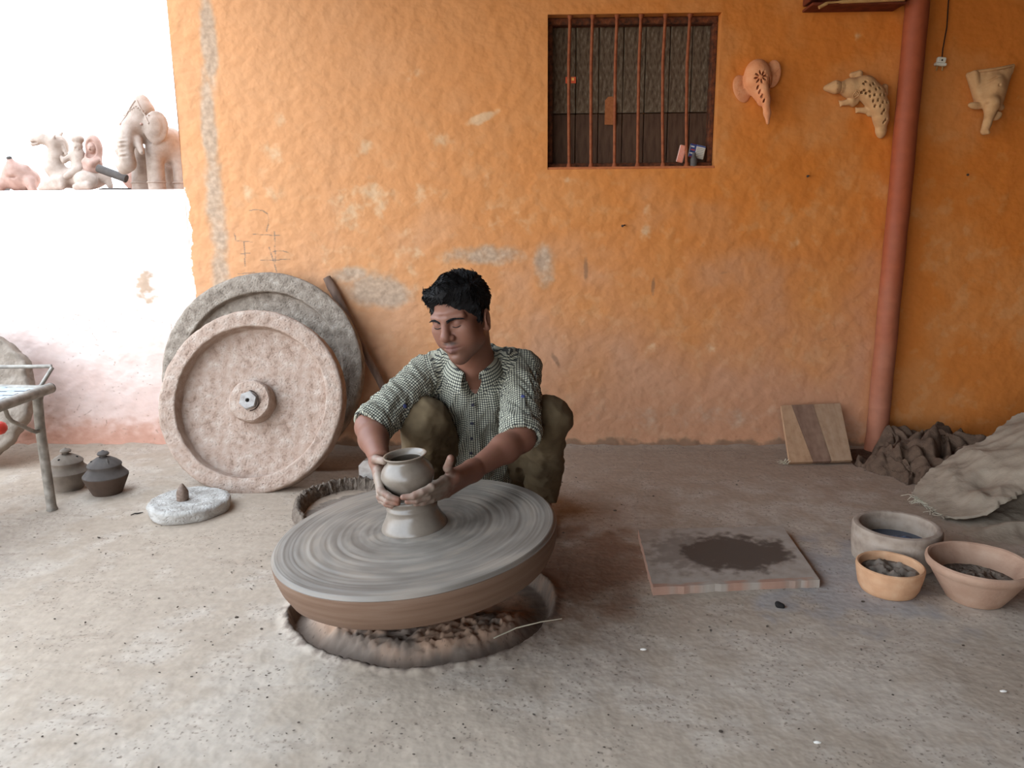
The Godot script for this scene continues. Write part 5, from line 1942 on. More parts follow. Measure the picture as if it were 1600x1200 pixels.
	for j in NV:
		for i in NU:
			var u := i / float(NU - 1)
			var v := j / float(NV - 1)
			var a := cf.sample_baked(u * cf.get_baked_length(), true)
			var b := cb.sample_baked(u * cb.get_baked_length(), true)
			var p := a.lerp(b, v)
			var n := h1.get_noise_2d(p.x * 0.7, p.z * 0.7)
			p.y += 0.022 * n * smoothstep(0.0, 0.15, u) + 0.0015 * h2.get_noise_2d(p.x * 0.6, p.z * 0.6) + 0.03 * sin(v * PI) * smoothstep(0.0, 0.4, u)
			p.y -= 0.030 * exp(-pow((u - 0.22) / 0.05, 2) - pow((v - 0.35) / 0.16, 2))
			p.y += 0.026 * exp(-pow((u - 0.13) / 0.03, 2) - pow((v - 0.22) / 0.14, 2))
			if j == 0:
				p.y -= 0.006
			p.x += 0.010 * h2.get_noise_2d(v * 3, 2.0) * (1.0 - smoothstep(0, 0.1, u))
			p.z += 0.012 * h2.get_noise_2d(u * 2.0, 9.0 * (1 if j > 30 else 2)) * (smoothstep(0.3, 0, v) + smoothstep(0.7, 1, v))
			pts.append(p)
	mb = MB.new()
	mb.sheet(pts, NU, 0.005)
	t = thing("grey_sheet", "large stiff grey sacking sheet sloping up out of the right edge over the clay mound", "sheet")
	part("cloth", mb.mesh(), M.burlap_grey, t)
	mb = MB.new()
	for k in 26:
		var p := pts[rng.randi_range(2, 57) * NU]
		mb.tube([p + Vector3(0.004, 0, 0), p + Vector3(-0.02, 0.004, rng.randf_range(-0.02, 0.02)), p + Vector3(-0.045 * rng.randf(), -0.006, rng.randf_range(-0.03, 0.03))], [0.001], 4)
	part("frayed_threads", mb.mesh(), M.straw, t).set_meta("kind", "stuff")

	# three bowls
	t = thing("stone_bowl", "thick straight-sided grey basin holding bluish water, behind the two smaller bowls", "basin", Vector3(1.097, -0.003, -2.172))
	mb = MB.new()
	mb.lathe([Vector2(0.0, 0.0), Vector2(0.112, 0.0), Vector2(0.117, 0.004), Vector2(0.1215, 0.04), Vector2(0.124, 0.08), Vector2(0.124, 0.102), Vector2(0.120, 0.110), Vector2(0.111, 0.113), Vector2(0.104, 0.110), Vector2(0.100, 0.10), Vector2(0.097, 0.06), Vector2(0.09, 0.03), Vector2(0.0, 0.026)], 72, Transform3D(), func(p: Vector3) -> Vector3: return p * (1.0 + 0.012 * nn.get_noise_3d(p.x, p.y * 2, p.z)))
	part("basin", mb.mesh(), M.ring_grey, t)
	mb = MB.new()
	mb.lathe([Vector2(0.0955, 0.056), Vector2(0.04, 0.0562), Vector2(0.0, 0.0563)], 48)
	single("basin_water", mb.mesh(), M.water_blue, "dull bluish water standing in the thick grey basin", "water", Transform3D(Basis(), Vector3(1.097, -0.003, -2.172)))
	var f := Field.new()
	f.cap(Vector3(-0.025, 0.052, 0.02), Vector3(0.02, 0.058, 0.03), 0.014, 0.02, 0.01)
	f.cap(Vector3(0.02, 0.055, 0.03), Vector3(0.06, 0.05, 0.01), 0.02, 0.012, 0.01)
	f.cap(Vector3(-0.01, 0.055, -0.01), Vector3(0.03, 0.06, 0.02), 0.012, 0.014, 0.01)
	surf("rag_blue", [c8(58, 66, 84), c8(82, 94, 116), c8(104, 116, 138)], 0.1, 0.8, "bump_mid", 0.2)
	single("wet_rag", blob(f, 0.005, func(p: Vector3, _n: Vector3) -> float: return 0.006 * h2.get_noise_3dv(p * 1.6)), M.rag_blue, "crumpled wet blue-grey rag in the thick grey basin", "rag", Transform3D(Basis(), Vector3(1.092, -0.003, -2.172)))

	t = thing("orange_bowl", "small bright orange straight-sided clay bowl of clay scraps, in front of the grey basin", "bowl", Vector3(0.988, -0.003, -1.972))
	mb = MB.new()
	mb.lathe([Vector2(0.0, 0.0), Vector2(0.062, 0.0), Vector2(0.070, 0.004), Vector2(0.078, 0.020), Vector2(0.0845, 0.05), Vector2(0.0875, 0.070), Vector2(0.0870, 0.076), Vector2(0.083, 0.079), Vector2(0.0785, 0.077), Vector2(0.0765, 0.068), Vector2(0.072, 0.03), Vector2(0.06, 0.012), Vector2(0.0, 0.010)], 64, Transform3D(), func(p: Vector3) -> Vector3: return p * (1.0 + 0.012 * nn.get_noise_3d(p.x, p.y * 2, p.z)))
	part("bowl", mb.mesh(), M.terracotta, t)
	single("clay_scraps", contents(0.0755, 0.056, 0.03, 191), M.clay_grey, "lumpy grey-brown clay scraps filling the small orange bowl", "clay", Transform3D(Basis(), Vector3(0.988, -0.003, -1.972)))

	t = thing("wide_bowl", "wide flared dusty terracotta bowl with earth in it, at the right edge", "bowl", Vector3(1.196, -0.003, -1.925))
	mb = MB.new()
	mb.lathe([Vector2(0.0, 0.0), Vector2(0.062, 0.0), Vector2(0.069, 0.005), Vector2(0.088, 0.035), Vector2(0.106, 0.066), Vector2(0.114, 0.080), Vector2(0.1165, 0.084), Vector2(0.1245, 0.092), Vector2(0.1275, 0.102), Vector2(0.1265, 0.109), Vector2(0.121, 0.113), Vector2(0.1155, 0.110), Vector2(0.112, 0.098), Vector2(0.10, 0.07), Vector2(0.078, 0.03), Vector2(0.06, 0.012), Vector2(0.0, 0.010)], 72, Transform3D(), func(p: Vector3) -> Vector3: return p * (1.0 + 0.01 * nn.get_noise_3d(p.x, p.y * 2, p.z)))
	part("bowl", mb.mesh(), M.terracotta_dusty, t)
	single("dry_earth", contents(0.096, 0.058, 0.016, 195), M.mud, "dry crumbled earth in the bottom of the wide flared bowl", "earth", Transform3D(Basis(), Vector3(1.196, -0.003, -1.925)))

	# a whitish block behind the man, and the ragged mud rim round the back of the pit
	var bl := MB.new()
	bl.box(Vector3(0.19, 0.095, 0.15), 0.022)
	single("whitewashed_block", bl.mesh(), M.plaster_white, "small whitish plastered block on the floor behind the wheel, beside the man's knee", "block", Transform3D(turned(0, -12, 0), Vector3(-0.560, 0.040, -2.90)))
	var key := [Vector3(-0.742, 0, -2.40), Vector3(-0.792, 0, -2.48), Vector3(-0.812, 0, -2.58), Vector3(-0.795, 0, -2.68), Vector3(-0.735, 0, -2.765), Vector3(-0.655, 0, -2.80), Vector3(-0.56, 0, -2.765), Vector3(-0.47, 0, -2.74), Vector3(-0.42, 0, -2.72)]
	var cv := Curve3D.new()
	for k in key.size():
		var d: Vector3 = (key[mini(k + 1, key.size() - 1)] - key[maxi(k - 1, 0)]) * 0.17
		cv.add_point(key[k], -d, d)
	var N := 130
	pts = PackedVector3Array()
	for i in N:
		var u := float(i) / (N - 1)
		var p := cv.sample_baked(u * cv.get_baked_length(), true)
		var q := cv.sample_baked(minf(u + 0.01, 1.0) * cv.get_baked_length(), true)
		if u > 0.985:
			q = p + (p - cv.sample_baked((u - 0.01) * cv.get_baked_length(), true))
		var dr := (q - p).normalized()
		var ou := Vector3(dr.z, 0, -dr.x)
		var ht := 0.040 + 0.012 * h2.get_noise_1d(u * 3.0) + 0.010 * h3.get_noise_1d(u * 2.2) + 0.012 * exp(-pow((u - 0.3) / 0.1, 2))
		ht *= smoothstep(0.0, 0.08, u) * 0.85 + 0.15
		var th := 0.011 + 0.005 * h3.get_noise_1d(u * 1.3 + 5.0)
		for k in 9:
			var ang := PI * k / 8.0
			var w := Vector3.UP * ht * pow(sin(ang), 0.55) - ou * cos(ang) * (th + 0.010 * (1.0 - sin(ang)))
			w += Vector3(h3.get_noise_3d(p.x * 2, k, p.z), h3.get_noise_3d(p.x * 2 + 9, k, p.z), h3.get_noise_3d(p.x * 2, k, p.z + 9)) * 0.006 * sin(ang)
			pts.append(p + w + Vector3(0, -0.004, 0))
	mb = MB.new()
	mb.grid(pts, 9, false, PackedVector2Array(), true)
	t = thing("mud_rim", "ragged low rim of dried dark mud curving behind the left side of the wheel", "mud rim")
	part("rim", mb.mesh(), M.mud, t)
	for k in 10:
		mb = MB.new()
		var u := 0.35 + 0.06 * k
		var p := cv.sample_baked(u * cv.get_baked_length()) + Vector3(0, 0.04, 0.012)
		mb.tube([p, p + Vector3(0.01 * rng.randf_range(-1, 1), 0.008, 0.012), p + Vector3(0.022 * rng.randf_range(-1, 1), -0.012 - 0.02 * rng.randf(), 0.02)], [0.006, 0.0045, 0.002], 6)
		part("hanging_mud", mb.mesh(), M.mud, t)


func contents(R: float, y: float, lump: float, sd: int) -> ArrayMesh:
	var n1 := noise(18.0, 3, sd)
	var pts := PackedVector3Array()
	for j in 22:
		var r := R * (1.0 - j / 21.5)
		for k in 56:
			var an := TAU * k / 56
			var p := Vector3(cos(an) * r, y, -sin(an) * r)
			p.y += lump * n1.get_noise_2d(p.x, p.z) * smoothstep(R, R * 0.8, r)
			pts.append(p)
	var mb := MB.new()
	mb.grid(pts, 56, true)
	return mb.mesh()


# =====================================================================  crumbs and bits on the floor
func build_litter() -> void:
	var rng := RandomNumberGenerator.new()
	rng.seed = 77
	# crumbs of dry clay, far too many to count
	var rock := MB.new()
	rock.lathe([Vector2(0.0, -0.4), Vector2(0.8, -0.3), Vector2(1.0, 0.1), Vector2(0.6, 0.5), Vector2(0.0, 0.6)], 6)
	for kind in 2:
		var mm := MultiMesh.new()
		mm.transform_format = MultiMesh.TRANSFORM_3D
		mm.mesh = rock.mesh()
		var xf: Array[Transform3D] = []
		while xf.size() < (620 if kind == 0 else 400):
			var p := Vector3(rng.randf_range(-2.0, 1.6), 0, rng.randf_range(-3.1, -0.8))
			var near := 0.35 + 0.65 * exp(-pow((Vector2(p.x - PIT.x, p.z - PIT.z).length() - 0.5) / 0.35, 2.0))
			if Vector2((p.x - PIT.x) / 0.36, (p.z - PIT.z) / 0.33).length() < 1.0 or rng.randf() > near:
				continue
			var s := rng.randf_range(0.0009, 0.0024) * (1.7 if rng.randf() < 0.08 else 1.0)
			xf.append(Transform3D(Basis.from_euler(Vector3(rng.randf(), rng.randf() * 6, rng.randf())).scaled(Vector3(s * rng.randf_range(0.8, 1.9), s * 0.8, s)), p))
		mm.instance_count = xf.size()
		for i in xf.size():
			mm.set_instance_transform(i, xf[i])
		var o := MultiMeshInstance3D.new()
		o.name = "clay_crumbs" if kind == 0 else "pale_grit"
		o.multimesh = mm
		o.material_override = M.mud if kind == 0 else M.stone_tan
		o.set_meta("kind", "stuff")
		add_child(o)
		tag(o, "dark crumbs of dry clay strewn over the earth floor" if kind == 0 else "pale grit strewn over the earth floor", "crumbs" if kind == 0 else "grit")
	var f := Field.new()
	f.ball(Vector3(0, 0.006, 0), 0.009, 0.004)
	f.ball(Vector3(0.007, 0.006, 0.004), 0.007, 0.004)
	f.ball(Vector3(-0.004, 0.010, -0.003), 0.006, 0.004)
	single("coal_lump", blob(f, 0.002), M.coal, "small black coal lump on the floor in front of the damp slab", "coal", Transform3D(Basis(), Vector3(0.659, -0.002, -1.872)))
	for q: Array in [[Vector3(0.272, 0.001, -1.66), "white chip on the floor between the wheel pit and the picture's lower edge"], [Vector3(0.561, 0.001, -1.33), "white chip lying alone on the lower right of the floor"], [Vector3(1.02, 0.001, -1.50), "white chip on the floor below the wide bowl"]]:
		var b := MB.new()
		b.lathe([Vector2(0.0, 0.0), Vector2(0.006, 0.0), Vector2(0.007, 0.002), Vector2(0.004, 0.0035), Vector2(0.0, 0.004)], 7, Transform3D(Basis().scaled(Vector3(1.2, 1, 0.5)), Vector3.ZERO))
		single("white_chip", b.mesh(), M.chip_white, q[1], "chip", Transform3D(Basis(), q[0]), "white chips on the floor")
	var tw := MB.new()
	tw.tube([Vector3(-0.085, 0.004, 0.05), Vector3(-0.03, 0.010, 0.012), Vector3(0.03, 0.012, -0.014), Vector3(0.085, 0.004, -0.045)], [0.0016, 0.0018, 0.0016, 0.001], 6)
	single("straw_stalk", tw.mesh(), M.straw, "thin straw stalk on the right front edge of the wheel pit", "straw", Transform3D(Basis(), Vector3(0.0, 0.0, -1.755)))
	tw = MB.new()
	tw.tube([Vector3(-0.014, 0.003, 0.012), Vector3(-0.004, 0.006, 0.004), Vector3(0.004, 0.005, 0.002), Vector3(0.018, 0.004, -0.012)], [0.0014, 0.002, 0.0025, 0.0012], 6)
	single("dark_twig", tw.mesh(), M.coal, "tiny dark curled twig on the floor left of the pegged stone slab", "twig", Transform3D(Basis(), Vector3(-1.375, 0.0, -2.52)))


# =====================================================================  the potter
func build_person() -> void:
	var o := Vector3(-0.16, 0.0, -2.45)
	var t := thing("person", "squatting man in a checked shirt and khaki trousers, shaping a pot with both hands", "person", o)
	var home := Transform3D(Basis(), -o)
	var head := Transform3D(turned(15, -25, 0) * Basis(Vector3.BACK, deg_to_rad(8.0)), Vector3(-0.193, 0.735, -2.215))

	# ---- skeleton, in world coordinates
	var sh := [Vector3(-0.318, 0.525, -2.365), Vector3(-0.022, 0.538, -2.380)]
	var el := [Vector3(-0.462, 0.412, -2.165), Vector3(-0.020, 0.385, -2.145)]
	var wr := [Vector3(-0.394, 0.366, -1.968), Vector3(-0.150, 0.342, -1.975)]
	var hip := [Vector3(-0.262, 0.150, -2.60), Vector3(-0.085, 0.150, -2.60)]
	var kn := [Vector3(-0.313, 0.404, -2.265), Vector3(0.064, 0.396, -2.305)]
	var an := [Vector3(-0.355, 0.085, -2.43), Vector3(0.046, 0.085, -2.475)]

	# ---- body: one surface
	var mb := MB.new()
	var tint := noise(9.0, 3, 201)
	var f := Field.new()
	f.ell(Vector3(-0.168, 0.49, -2.39), Vector3(0.125, 0.085, 0.080), 0.03, turned(20, 0, 0))
	f.cap(Vector3(-0.166, 0.46, -2.41), Vector3(-0.168, 0.20, -2.56), 0.10, 0.105, 0.03)
	f.cap(Vector3(-0.25, 0.15, -2.60), Vector3(-0.09, 0.15, -2.60), 0.095, 0.095, 0.03)
	for i in 2:
		f.cap(Vector3(-0.18, 0.55, -2.375), sh[i], 0.05, 0.046, 0.03)
		f.cap(sh[i], el[i], 0.045, 0.040, 0.02)
		f.cap(hip[i], kn[i], 0.072, 0.050, 0.02)
		f.cap(kn[i], an[i], 0.046, 0.034, 0.02)
		var toe: Vector3 = an[i] + Vector3(0.005 if i else -0.01, -0.060, 0.135)
		f.cap(an[i] + Vector3(0, -0.045, -0.02), toe, 0.034, 0.022, 0.03)
		for q in 5:
			f.cap(toe + Vector3((q - 2) * 0.014, -0.002, 0.0), toe + Vector3((q - 2) * 0.0165, -0.006, 0.034 - 0.005 * absf(q - (1 if i else 3))), 0.0095, 0.008, 0.006)
	paint(mb, f.nets(0.012), func(_p: Vector3) -> Color: return Color(0.195, 0.084, 0.053))

	# head, neck and the hollow of the throat
	f = Field.new()
	f.xf = head
	f.ell(Vector3(0, 0.035, -0.016), Vector3(0.0745, 0.086, 0.094), 0.02)
	f.ell(Vector3(0, -0.038, 0.024), Vector3(0.0605, 0.075, 0.068), 0.03)
	f.cap(Vector3(-0.042, -0.070, 0.020), Vector3(0.0, -0.097, 0.060), 0.028, 0.025, 0.022)
	f.cap(Vector3(0.042, -0.070, 0.020), Vector3(0.0, -0.097, 0.060), 0.028, 0.025, 0.022)
	f.ball(Vector3(0, -0.100, 0.069), 0.019, 0.02)
	for s: float in [-1.0, 1.0]:
		f.ball(Vector3(s * 0.042, -0.022, 0.058), 0.026, 0.022)
		f.ball(Vector3(s * 0.036, -0.054, 0.054), 0.027, 0.022)
		f.cap(Vector3(s * 0.012, 0.020, 0.0855), Vector3(s * 0.046, 0.019, 0.067), 0.0110, 0.0115, 0.012)
	f.ell(Vector3(0, -0.062, 0.076), Vector3(0.029, 0.026, 0.020), 0.016)
	for s: float in [-1.0, 1.0]:
		f.cut_ell(Vector3(s * 0.031, 0.001, 0.100), Vector3(0.0185, 0.0115, 0.0225), 0.010)
		f.ball(Vector3(s * 0.0315, 0.001, 0.0705), 0.0162, 0.004)
		f.cap(Vector3(s * 0.016, -0.008, 0.083), Vector3(s * 0.046, -0.009, 0.074), 0.0035, 0.0035, 0.008)
	f.cap(Vector3(0, 0.018, 0.086), Vector3(0, -0.024, 0.103), 0.0085, 0.0125, 0.010)
	f.ball(Vector3(0, -0.0295, 0.1055), 0.0142, 0.008)
	for s: float in [-1.0, 1.0]:
		f.ell(Vector3(s * 0.0150, -0.034, 0.0965), Vector3(0.0095, 0.0085, 0.0105), 0.004)
		f.cut_ell(Vector3(s * 0.0078, -0.0432, 0.102), Vector3(0.0040, 0.004, 0.006), 0.003)
	for s: float in [-1.0, 1.0]:
		f.cap(Vector3(s * 0.0245, -0.0660, 0.0825), Vector3(s * 0.005, -0.0600, 0.0950), 0.0042, 0.0064, 0.004)
		f.cap(Vector3(s * 0.0210, -0.0705, 0.0840), Vector3(0.0, -0.0735, 0.0935), 0.0056, 0.0086, 0.004)
		f.cut_cap(Vector3(s * 0.030, -0.0675, 0.0870), Vector3(0.0, -0.0666, 0.1040), 0.0022, 0.0026, 0.002)
	f.cut_ell(Vector3(0, -0.0885, 0.0985), Vector3(0.018, 0.0055, 0.009), 0.006)
	f.cut_ell(Vector3(0, -0.0505, 0.109), Vector3(0.0035, 0.006, 0.006), 0.004)
	for s: float in [-1.0, 1.0]:
		f.ell(Vector3(s * 0.0790, -0.022, -0.006), Vector3(0.0095, 0.031, 0.0190), 0.006, turned(-8, s * 22, s * -8))
		f.ball(Vector3(s * 0.0765, -0.047, 0.002), 0.0085, 0.008)
		f.cut_ell(Vector3(s * 0.0900, -0.020, 0.0), Vector3(0.009, 0.020, 0.010), 0.005, turned(-8, s * 22, s * -8))
	f.xf = Transform3D()
	f.cap(head * Vector3(0, -0.045, -0.030), Vector3(-0.168, 0.57, -2.345), 0.054, 0.060, 0.025)
	f.cap(Vector3(-0.168, 0.57, -2.345), Vector3(-0.168, 0.45, -2.395), 0.060, 0.076, 0.03)
	f.cap(Vector3(-0.168, 0.55, -2.30), Vector3(-0.23, 0.545, -2.325), 0.014, 0.014, 0.02)
	f.cap(Vector3(-0.168, 0.55, -2.30), Vector3(-0.10, 0.552, -2.33), 0.014, 0.014, 0.02)
	var hinv := head.affine_inverse()
	var skin_of := func(p: Vector3) -> Color:
		var q: Vector3 = hinv * p
		var c := Color(0.215, 0.094, 0.060)
		c = c.lerp(Color(0.175, 0.074, 0.047), 0.5 + 0.5 * tint.get_noise_3dv(p * 2.0))
		# lips, the shadow of a shaved beard, a thin moustache, darker lids
		if q.z > 0.05:
			var lip := Vector2(q.x / 0.0245, (q.y + 0.067) / 0.0125).length()
			c = c.lerp(Color(0.165, 0.066, 0.058), 0.85 * (1.0 - smoothstep(0.75, 1.05, lip)))
			var mo := Vector2(q.x / 0.030, (q.y + 0.050 + 5.0 * q.x * q.x) / 0.0072).length()
			c = c.lerp(Color(0.045, 0.028, 0.022), 0.8 * (1.0 - smoothstep(0.5, 1.1, mo)) * (1.0 if absf(q.x) > 0.004 else 0.6))
			for s: float in [-1.0, 1.0]:
				var lid := Vector2((q.x - s * 0.0315) / 0.022, (q.y - 0.004) / 0.012).length()
				c = c.lerp(Color(0.170, 0.074, 0.050), 0.5 * (1.0 - smoothstep(0.5, 1.1, lid)))
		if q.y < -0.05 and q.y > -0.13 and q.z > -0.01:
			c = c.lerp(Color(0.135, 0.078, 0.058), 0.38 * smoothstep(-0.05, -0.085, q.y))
		return c
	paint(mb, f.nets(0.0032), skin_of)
	var face := f

	# forearms and hands
	var fing: Array = [
		[[Vector3(-0.398, 0.388, -1.915), Vector3(-0.388, 0.409, -1.868), Vector3(-0.361, 0.413, -1.838)],
		[Vector3(-0.379, 0.367, -1.852), Vector3(-0.361, 0.354, -1.785), Vector3(-0.338, 0.345, -1.768), Vector3(-0.316, 0.339, -1.764)],
		[Vector3(-0.382, 0.351, -1.868), Vector3(-0.365, 0.336, -1.793), Vector3(-0.343, 0.330, -1.774), Vector3(-0.318, 0.328, -1.768)],
		[Vector3(-0.381, 0.337, -1.885), Vector3(-0.366, 0.319, -1.815), Vector3(-0.350, 0.316, -1.795), Vector3(-0.334, 0.317, -1.784)],
		[Vector3(-0.379, 0.327, -1.902), Vector3(-0.364, 0.308, -1.843), Vector3(-0.351, 0.304, -1.822), Vector3(-0.338, 0.304, -1.806)]],
		[[Vector3(-0.190, 0.360, -1.878), Vector3(-0.203, 0.391, -1.848), Vector3(-0.193, 0.421, -1.835)],
		[Vector3(-0.213, 0.362, -1.838), Vector3(-0.236, 0.366, -1.776), Vector3(-0.256, 0.361, -1.760), Vector3(-0.274, 0.356, -1.755)],
		[Vector3(-0.214, 0.344, -1.845), Vector3(-0.250, 0.354, -1.774), Vector3(-0.277, 0.351, -1.754), Vector3(-0.302, 0.349, -1.753)],
		[Vector3(-0.213, 0.327, -1.857), Vector3(-0.247, 0.338, -1.786), Vector3(-0.272, 0.336, -1.764), Vector3(-0.293, 0.335, -1.761)],
		[Vector3(-0.209, 0.314, -1.872), Vector3(-0.240, 0.322, -1.808), Vector3(-0.259, 0.322, -1.786), Vector3(-0.276, 0.323, -1.776)]]]
	for i in 2:
		f = Field.new()
		var e: Vector3 = el[i]
		var w: Vector3 = wr[i]
		f.cap((sh[i] as Vector3).lerp(e, 0.7), e, 0.041, 0.040, 0.02)
		f.cap(e, e.lerp(w, 0.35), 0.0405, 0.0400, 0.02)
		f.cap(e.lerp(w, 0.35), w, 0.0400, 0.0255, 0.02)
		var flat: Vector3 = ((fing[i][1][0] as Vector3) - (fing[i][4][0] as Vector3)).normalized()
		f.cap(w - flat * 0.006, w + flat * 0.006, 0.0245, 0.0245, 0.015)
		for k in range(1, 5):
			var mcp: Vector3 = fing[i][k][0]
			f.cap(w + flat * (0.012 - 0.008 * k + 0.008), mcp, 0.020, 0.0125 - 0.0006 * k, 0.014)
		f.cap(w, fing[i][0][0], 0.022, 0.0165, 0.016)
		f.cap(fing[i][0][0], (fing[i][1][0] as Vector3).lerp(w, 0.25), 0.015, 0.012, 0.014)
		for k in 5:
			var ch: Array = fing[i][k]
			var rr: Array = [0.0130, 0.0112, 0.0095] if k == 0 else [0.0112, 0.0092, 0.0084, 0.0074]
			if k == 4:
				rr = [0.0100, 0.0082, 0.0075, 0.0066]
			for s in ch.size() - 1:
				f.cap(ch[s], ch[s + 1], rr[s], rr[s + 1], 0.003 if s else 0.006)
			# knuckle
			if k > 0:
				f.ball(ch[1], 0.0098 if k < 4 else 0.0086, 0.004)
		var hand_c: Vector3 = fing[i][2][0]
		var clay_of := func(p: Vector3) -> Color:
			var c := Color(0.205, 0.089, 0.057).lerp(Color(0.170, 0.072, 0.046), 0.5 + 0.5 * tint.get_noise_3dv(p * 2.0))
			var near := 1.0 - smoothstep(0.02, 0.105, (p - (hand_c + Vector3(0.02 if i == 0 else -0.03, 0.015, 0.045))).length() + 0.035 * tint.get_noise_3dv(p * 5.0))
			return c.lerp(Color(0.29, 0.232, 0.183), 0.88 * near)
		paint(mb, f.nets(0.0032), clay_of)
	part("body", mb.mesh(), M.skin, t, home)

	# ---- hair, brows, lashes
	f = Field.new()
	f.xf = head
	f.ell(Vector3(0, 0.039, -0.019), Vector3(0.0805, 0.0825, 0.0985), 0.02)
	f.cap(Vector3(-0.046, 0.080, 0.054), Vector3(0.010, 0.090, 0.064), 0.020, 0.020, 0.03)
	f.cap(Vector3(0.010, 0.090, 0.060), Vector3(0.052, 0.074, 0.032), 0.020, 0.018, 0.03)
	f.ball(Vector3(0.005, 0.102, 0.02), 0.024, 0.03)
	f.cap(Vector3(-0.071, 0.03, 0.020), Vector3(-0.0715, -0.012, 0.014), 0.010, 0.007, 0.015)
	f.cap(Vector3(0.071, 0.03, 0.020), Vector3(0.0715, -0.012, 0.014), 0.010, 0.007, 0.015)
	f.cut_ell(Vector3(0, -0.028, 0.115), Vector3(0.0665, 0.1000, 0.0800), 0.008)
	f.cut_ell(Vector3(-0.018, 0.010, 0.110), Vector3(0.052, 0.066, 0.060), 0.008)
	f.cut_ell(Vector3(0, -0.115, 0.035), Vector3(0.12, 0.092, 0.075), 0.012)
	f.cut_ell(Vector3(0, -0.150, -0.05), Vector3(0.12, 0.092, 0.1), 0.012)
	for s: float in [-1.0, 1.0]:
		f.cut_ell(Vector3(s * 0.088, -0.018, -0.006), Vector3(0.022, 0.040, 0.024), 0.006)
	var hn := noise(38.0, 3, 211)
	var sv := f.nets(0.0042, func(p: Vector3, _n: Vector3) -> float: return 0.0055 * hn.get_noise_3dv(p))
	var hm := MB.new()
	hm.add_surface(sv)
	var rng := RandomNumberGenerator.new()
	rng.seed = 21
	var hv: PackedVector3Array = sv.v
	var hnm: PackedVector3Array = sv.n
	for k in 4200:
		var i := rng.randi_range(0, hv.size() - 1)
		var p := hv[i]
		var q := hinv * p
		var n := hnm[i]
		if q.z > 0.03 and q.y < 0.06 and absf(q.x) < 0.066:
			continue
		var flow := head.basis * Vector3(-0.5 + 0.3 * signf(q.x), 0.25 + (0.6 if q.y > 0.09 else -0.8), 0.8 if q.z > 0 else -0.4)
		flow = (flow - n * flow.dot(n)).normalized()
		var rr := Vector3(rng.randf_range(-1, 1), rng.randf_range(-1, 1), rng.randf_range(-1, 1)) * 0.32
		var l := rng.randf_range(0.008, 0.014)
		var d := (n * rng.randf_range(0.02, 0.26) + flow + rr).normalized()
		hm.tube([p - n * 0.003, p + d * l * 0.5, p + (d * 1.0 + flow * 0.35 - n * 0.15) * l], [0.0019, 0.0016, 0.0003], 3, false)
	part("hair", hm.mesh(), M.hair_black, t, home)
	for s: float in [-1.0, 1.0]:
		var eb := MB.new()
		for k in 90:
			var u := k / 89.0
			var q := Vector3(s * lerpf(0.010, 0.053, u), 0.0125 + 0.0080 * sin(minf(u * 1.25, 1.0) * PI * 0.62) - 0.006 * u * u, 0.2)
			q.y += rng.randf_range(-0.0036, 0.0036) * (1.15 - u)
			var p := face.hit(head * q, head.basis * Vector3(0, 0, -1), 0.25)
			var n := face.grad(p)
			var d := (head.basis * Vector3(s * 1.0, 0.5 - 0.9 * u, 0.0)).normalized()
			eb.tube([p - n * 0.0006, p + d * 0.004 + n * 0.0012, p + d * 0.008 + n * 0.0004], [0.0009, 0.0009, 0.0003], 4, false)
		part("eyebrow", eb.mesh(), M.hair_black, t, home)
		var la := MB.new()
		var pa: Array = []
		for k in 11:
			var u := k / 10.0
			var q := Vector3(s * lerpf(0.0185, 0.0455, u), -0.0045 - 0.0032 * sin(u * PI), 0.2)
			pa.append(face.hit(head * q, head.basis * Vector3(0, 0, -1), 0.25))
		la.tube(pa, [0.0005, 0.0011, 0.0013, 0.0014, 0.0014, 0.0014, 0.0014, 0.0014, 0.0013, 0.0011, 0.0006], 6)
		part("eyelash", la.mesh(), M.hair_black, t, home)

	# ---- trousers
	var fold := noise(7.0, 2, 221, true)
	var fold2 := noise(22.0, 2, 222, true)
	f = Field.new()
	f.cap(Vector3(-0.262, 0.135, -2.61), Vector3(-0.085, 0.135, -2.61), 0.122, 0.122, 0.03)
	f.cap(hip[0], kn[0], 0.090, 0.070, 0.03)
	f.cap(kn[0], (kn[0] as Vector3).lerp(an[0], 0.9), 0.067, 0.055, 0.02)
	f.cap(hip[1], kn[1], 0.092, 0.068, 0.03)
	f.cap(kn[1], (kn[1] as Vector3).lerp(an[1], 0.9), 0.066, 0.054, 0.02)
	f.ball((kn[0] as Vector3) + Vector3(0, 0.004, 0.004), 0.070, 0.02)
	f.ball((kn[1] as Vector3) + Vector3(0, 0.004, 0.004), 0.069, 0.02)
	for i in 2:  # open hems
		var e: Vector3 = (kn[i] as Vector3).lerp(an[i], 1.08)
		f.cut_cap(e, e + Vector3(0, -0.05, -0.01), 0.050, 0.056, 0.006)
	var tb := func(p: Vector3, _n: Vector3) -> float:
		var k0 := minf((p - kn[0]).length(), (p - kn[1]).length())
		var a := smoothstep(0.035, 0.11, k0)
		var w := Vector3(p.x * 1.6 + p.y * 0.9, p.y * 0.9 - p.x * 0.5, p.z * 0.8)
		return a * (0.011 * (fold.get_noise_3dv(w * 0.8) - 0.25) + 0.0045 * (fold2.get_noise_3dv(w * 0.55) - 0.2)) + 0.002 * fold.get_noise_3dv(w)
	var tm := MB.new()
	tm.add_surface(f.nets(0.0075, tb))
	part("trousers", tm.mesh(), M.khaki, t, home)

	# ---- shirt
	f = Field.new()
	f.ell(Vector3(-0.168, 0.485, -2.392), Vector3(0.150, 0.098, 0.100), 0.03, turned(20, 0, 0))
	f.cap(Vector3(-0.166, 0.46, -2.41), Vector3(-0.166, 0.32, -2.475), 0.122, 0.126, 0.03)
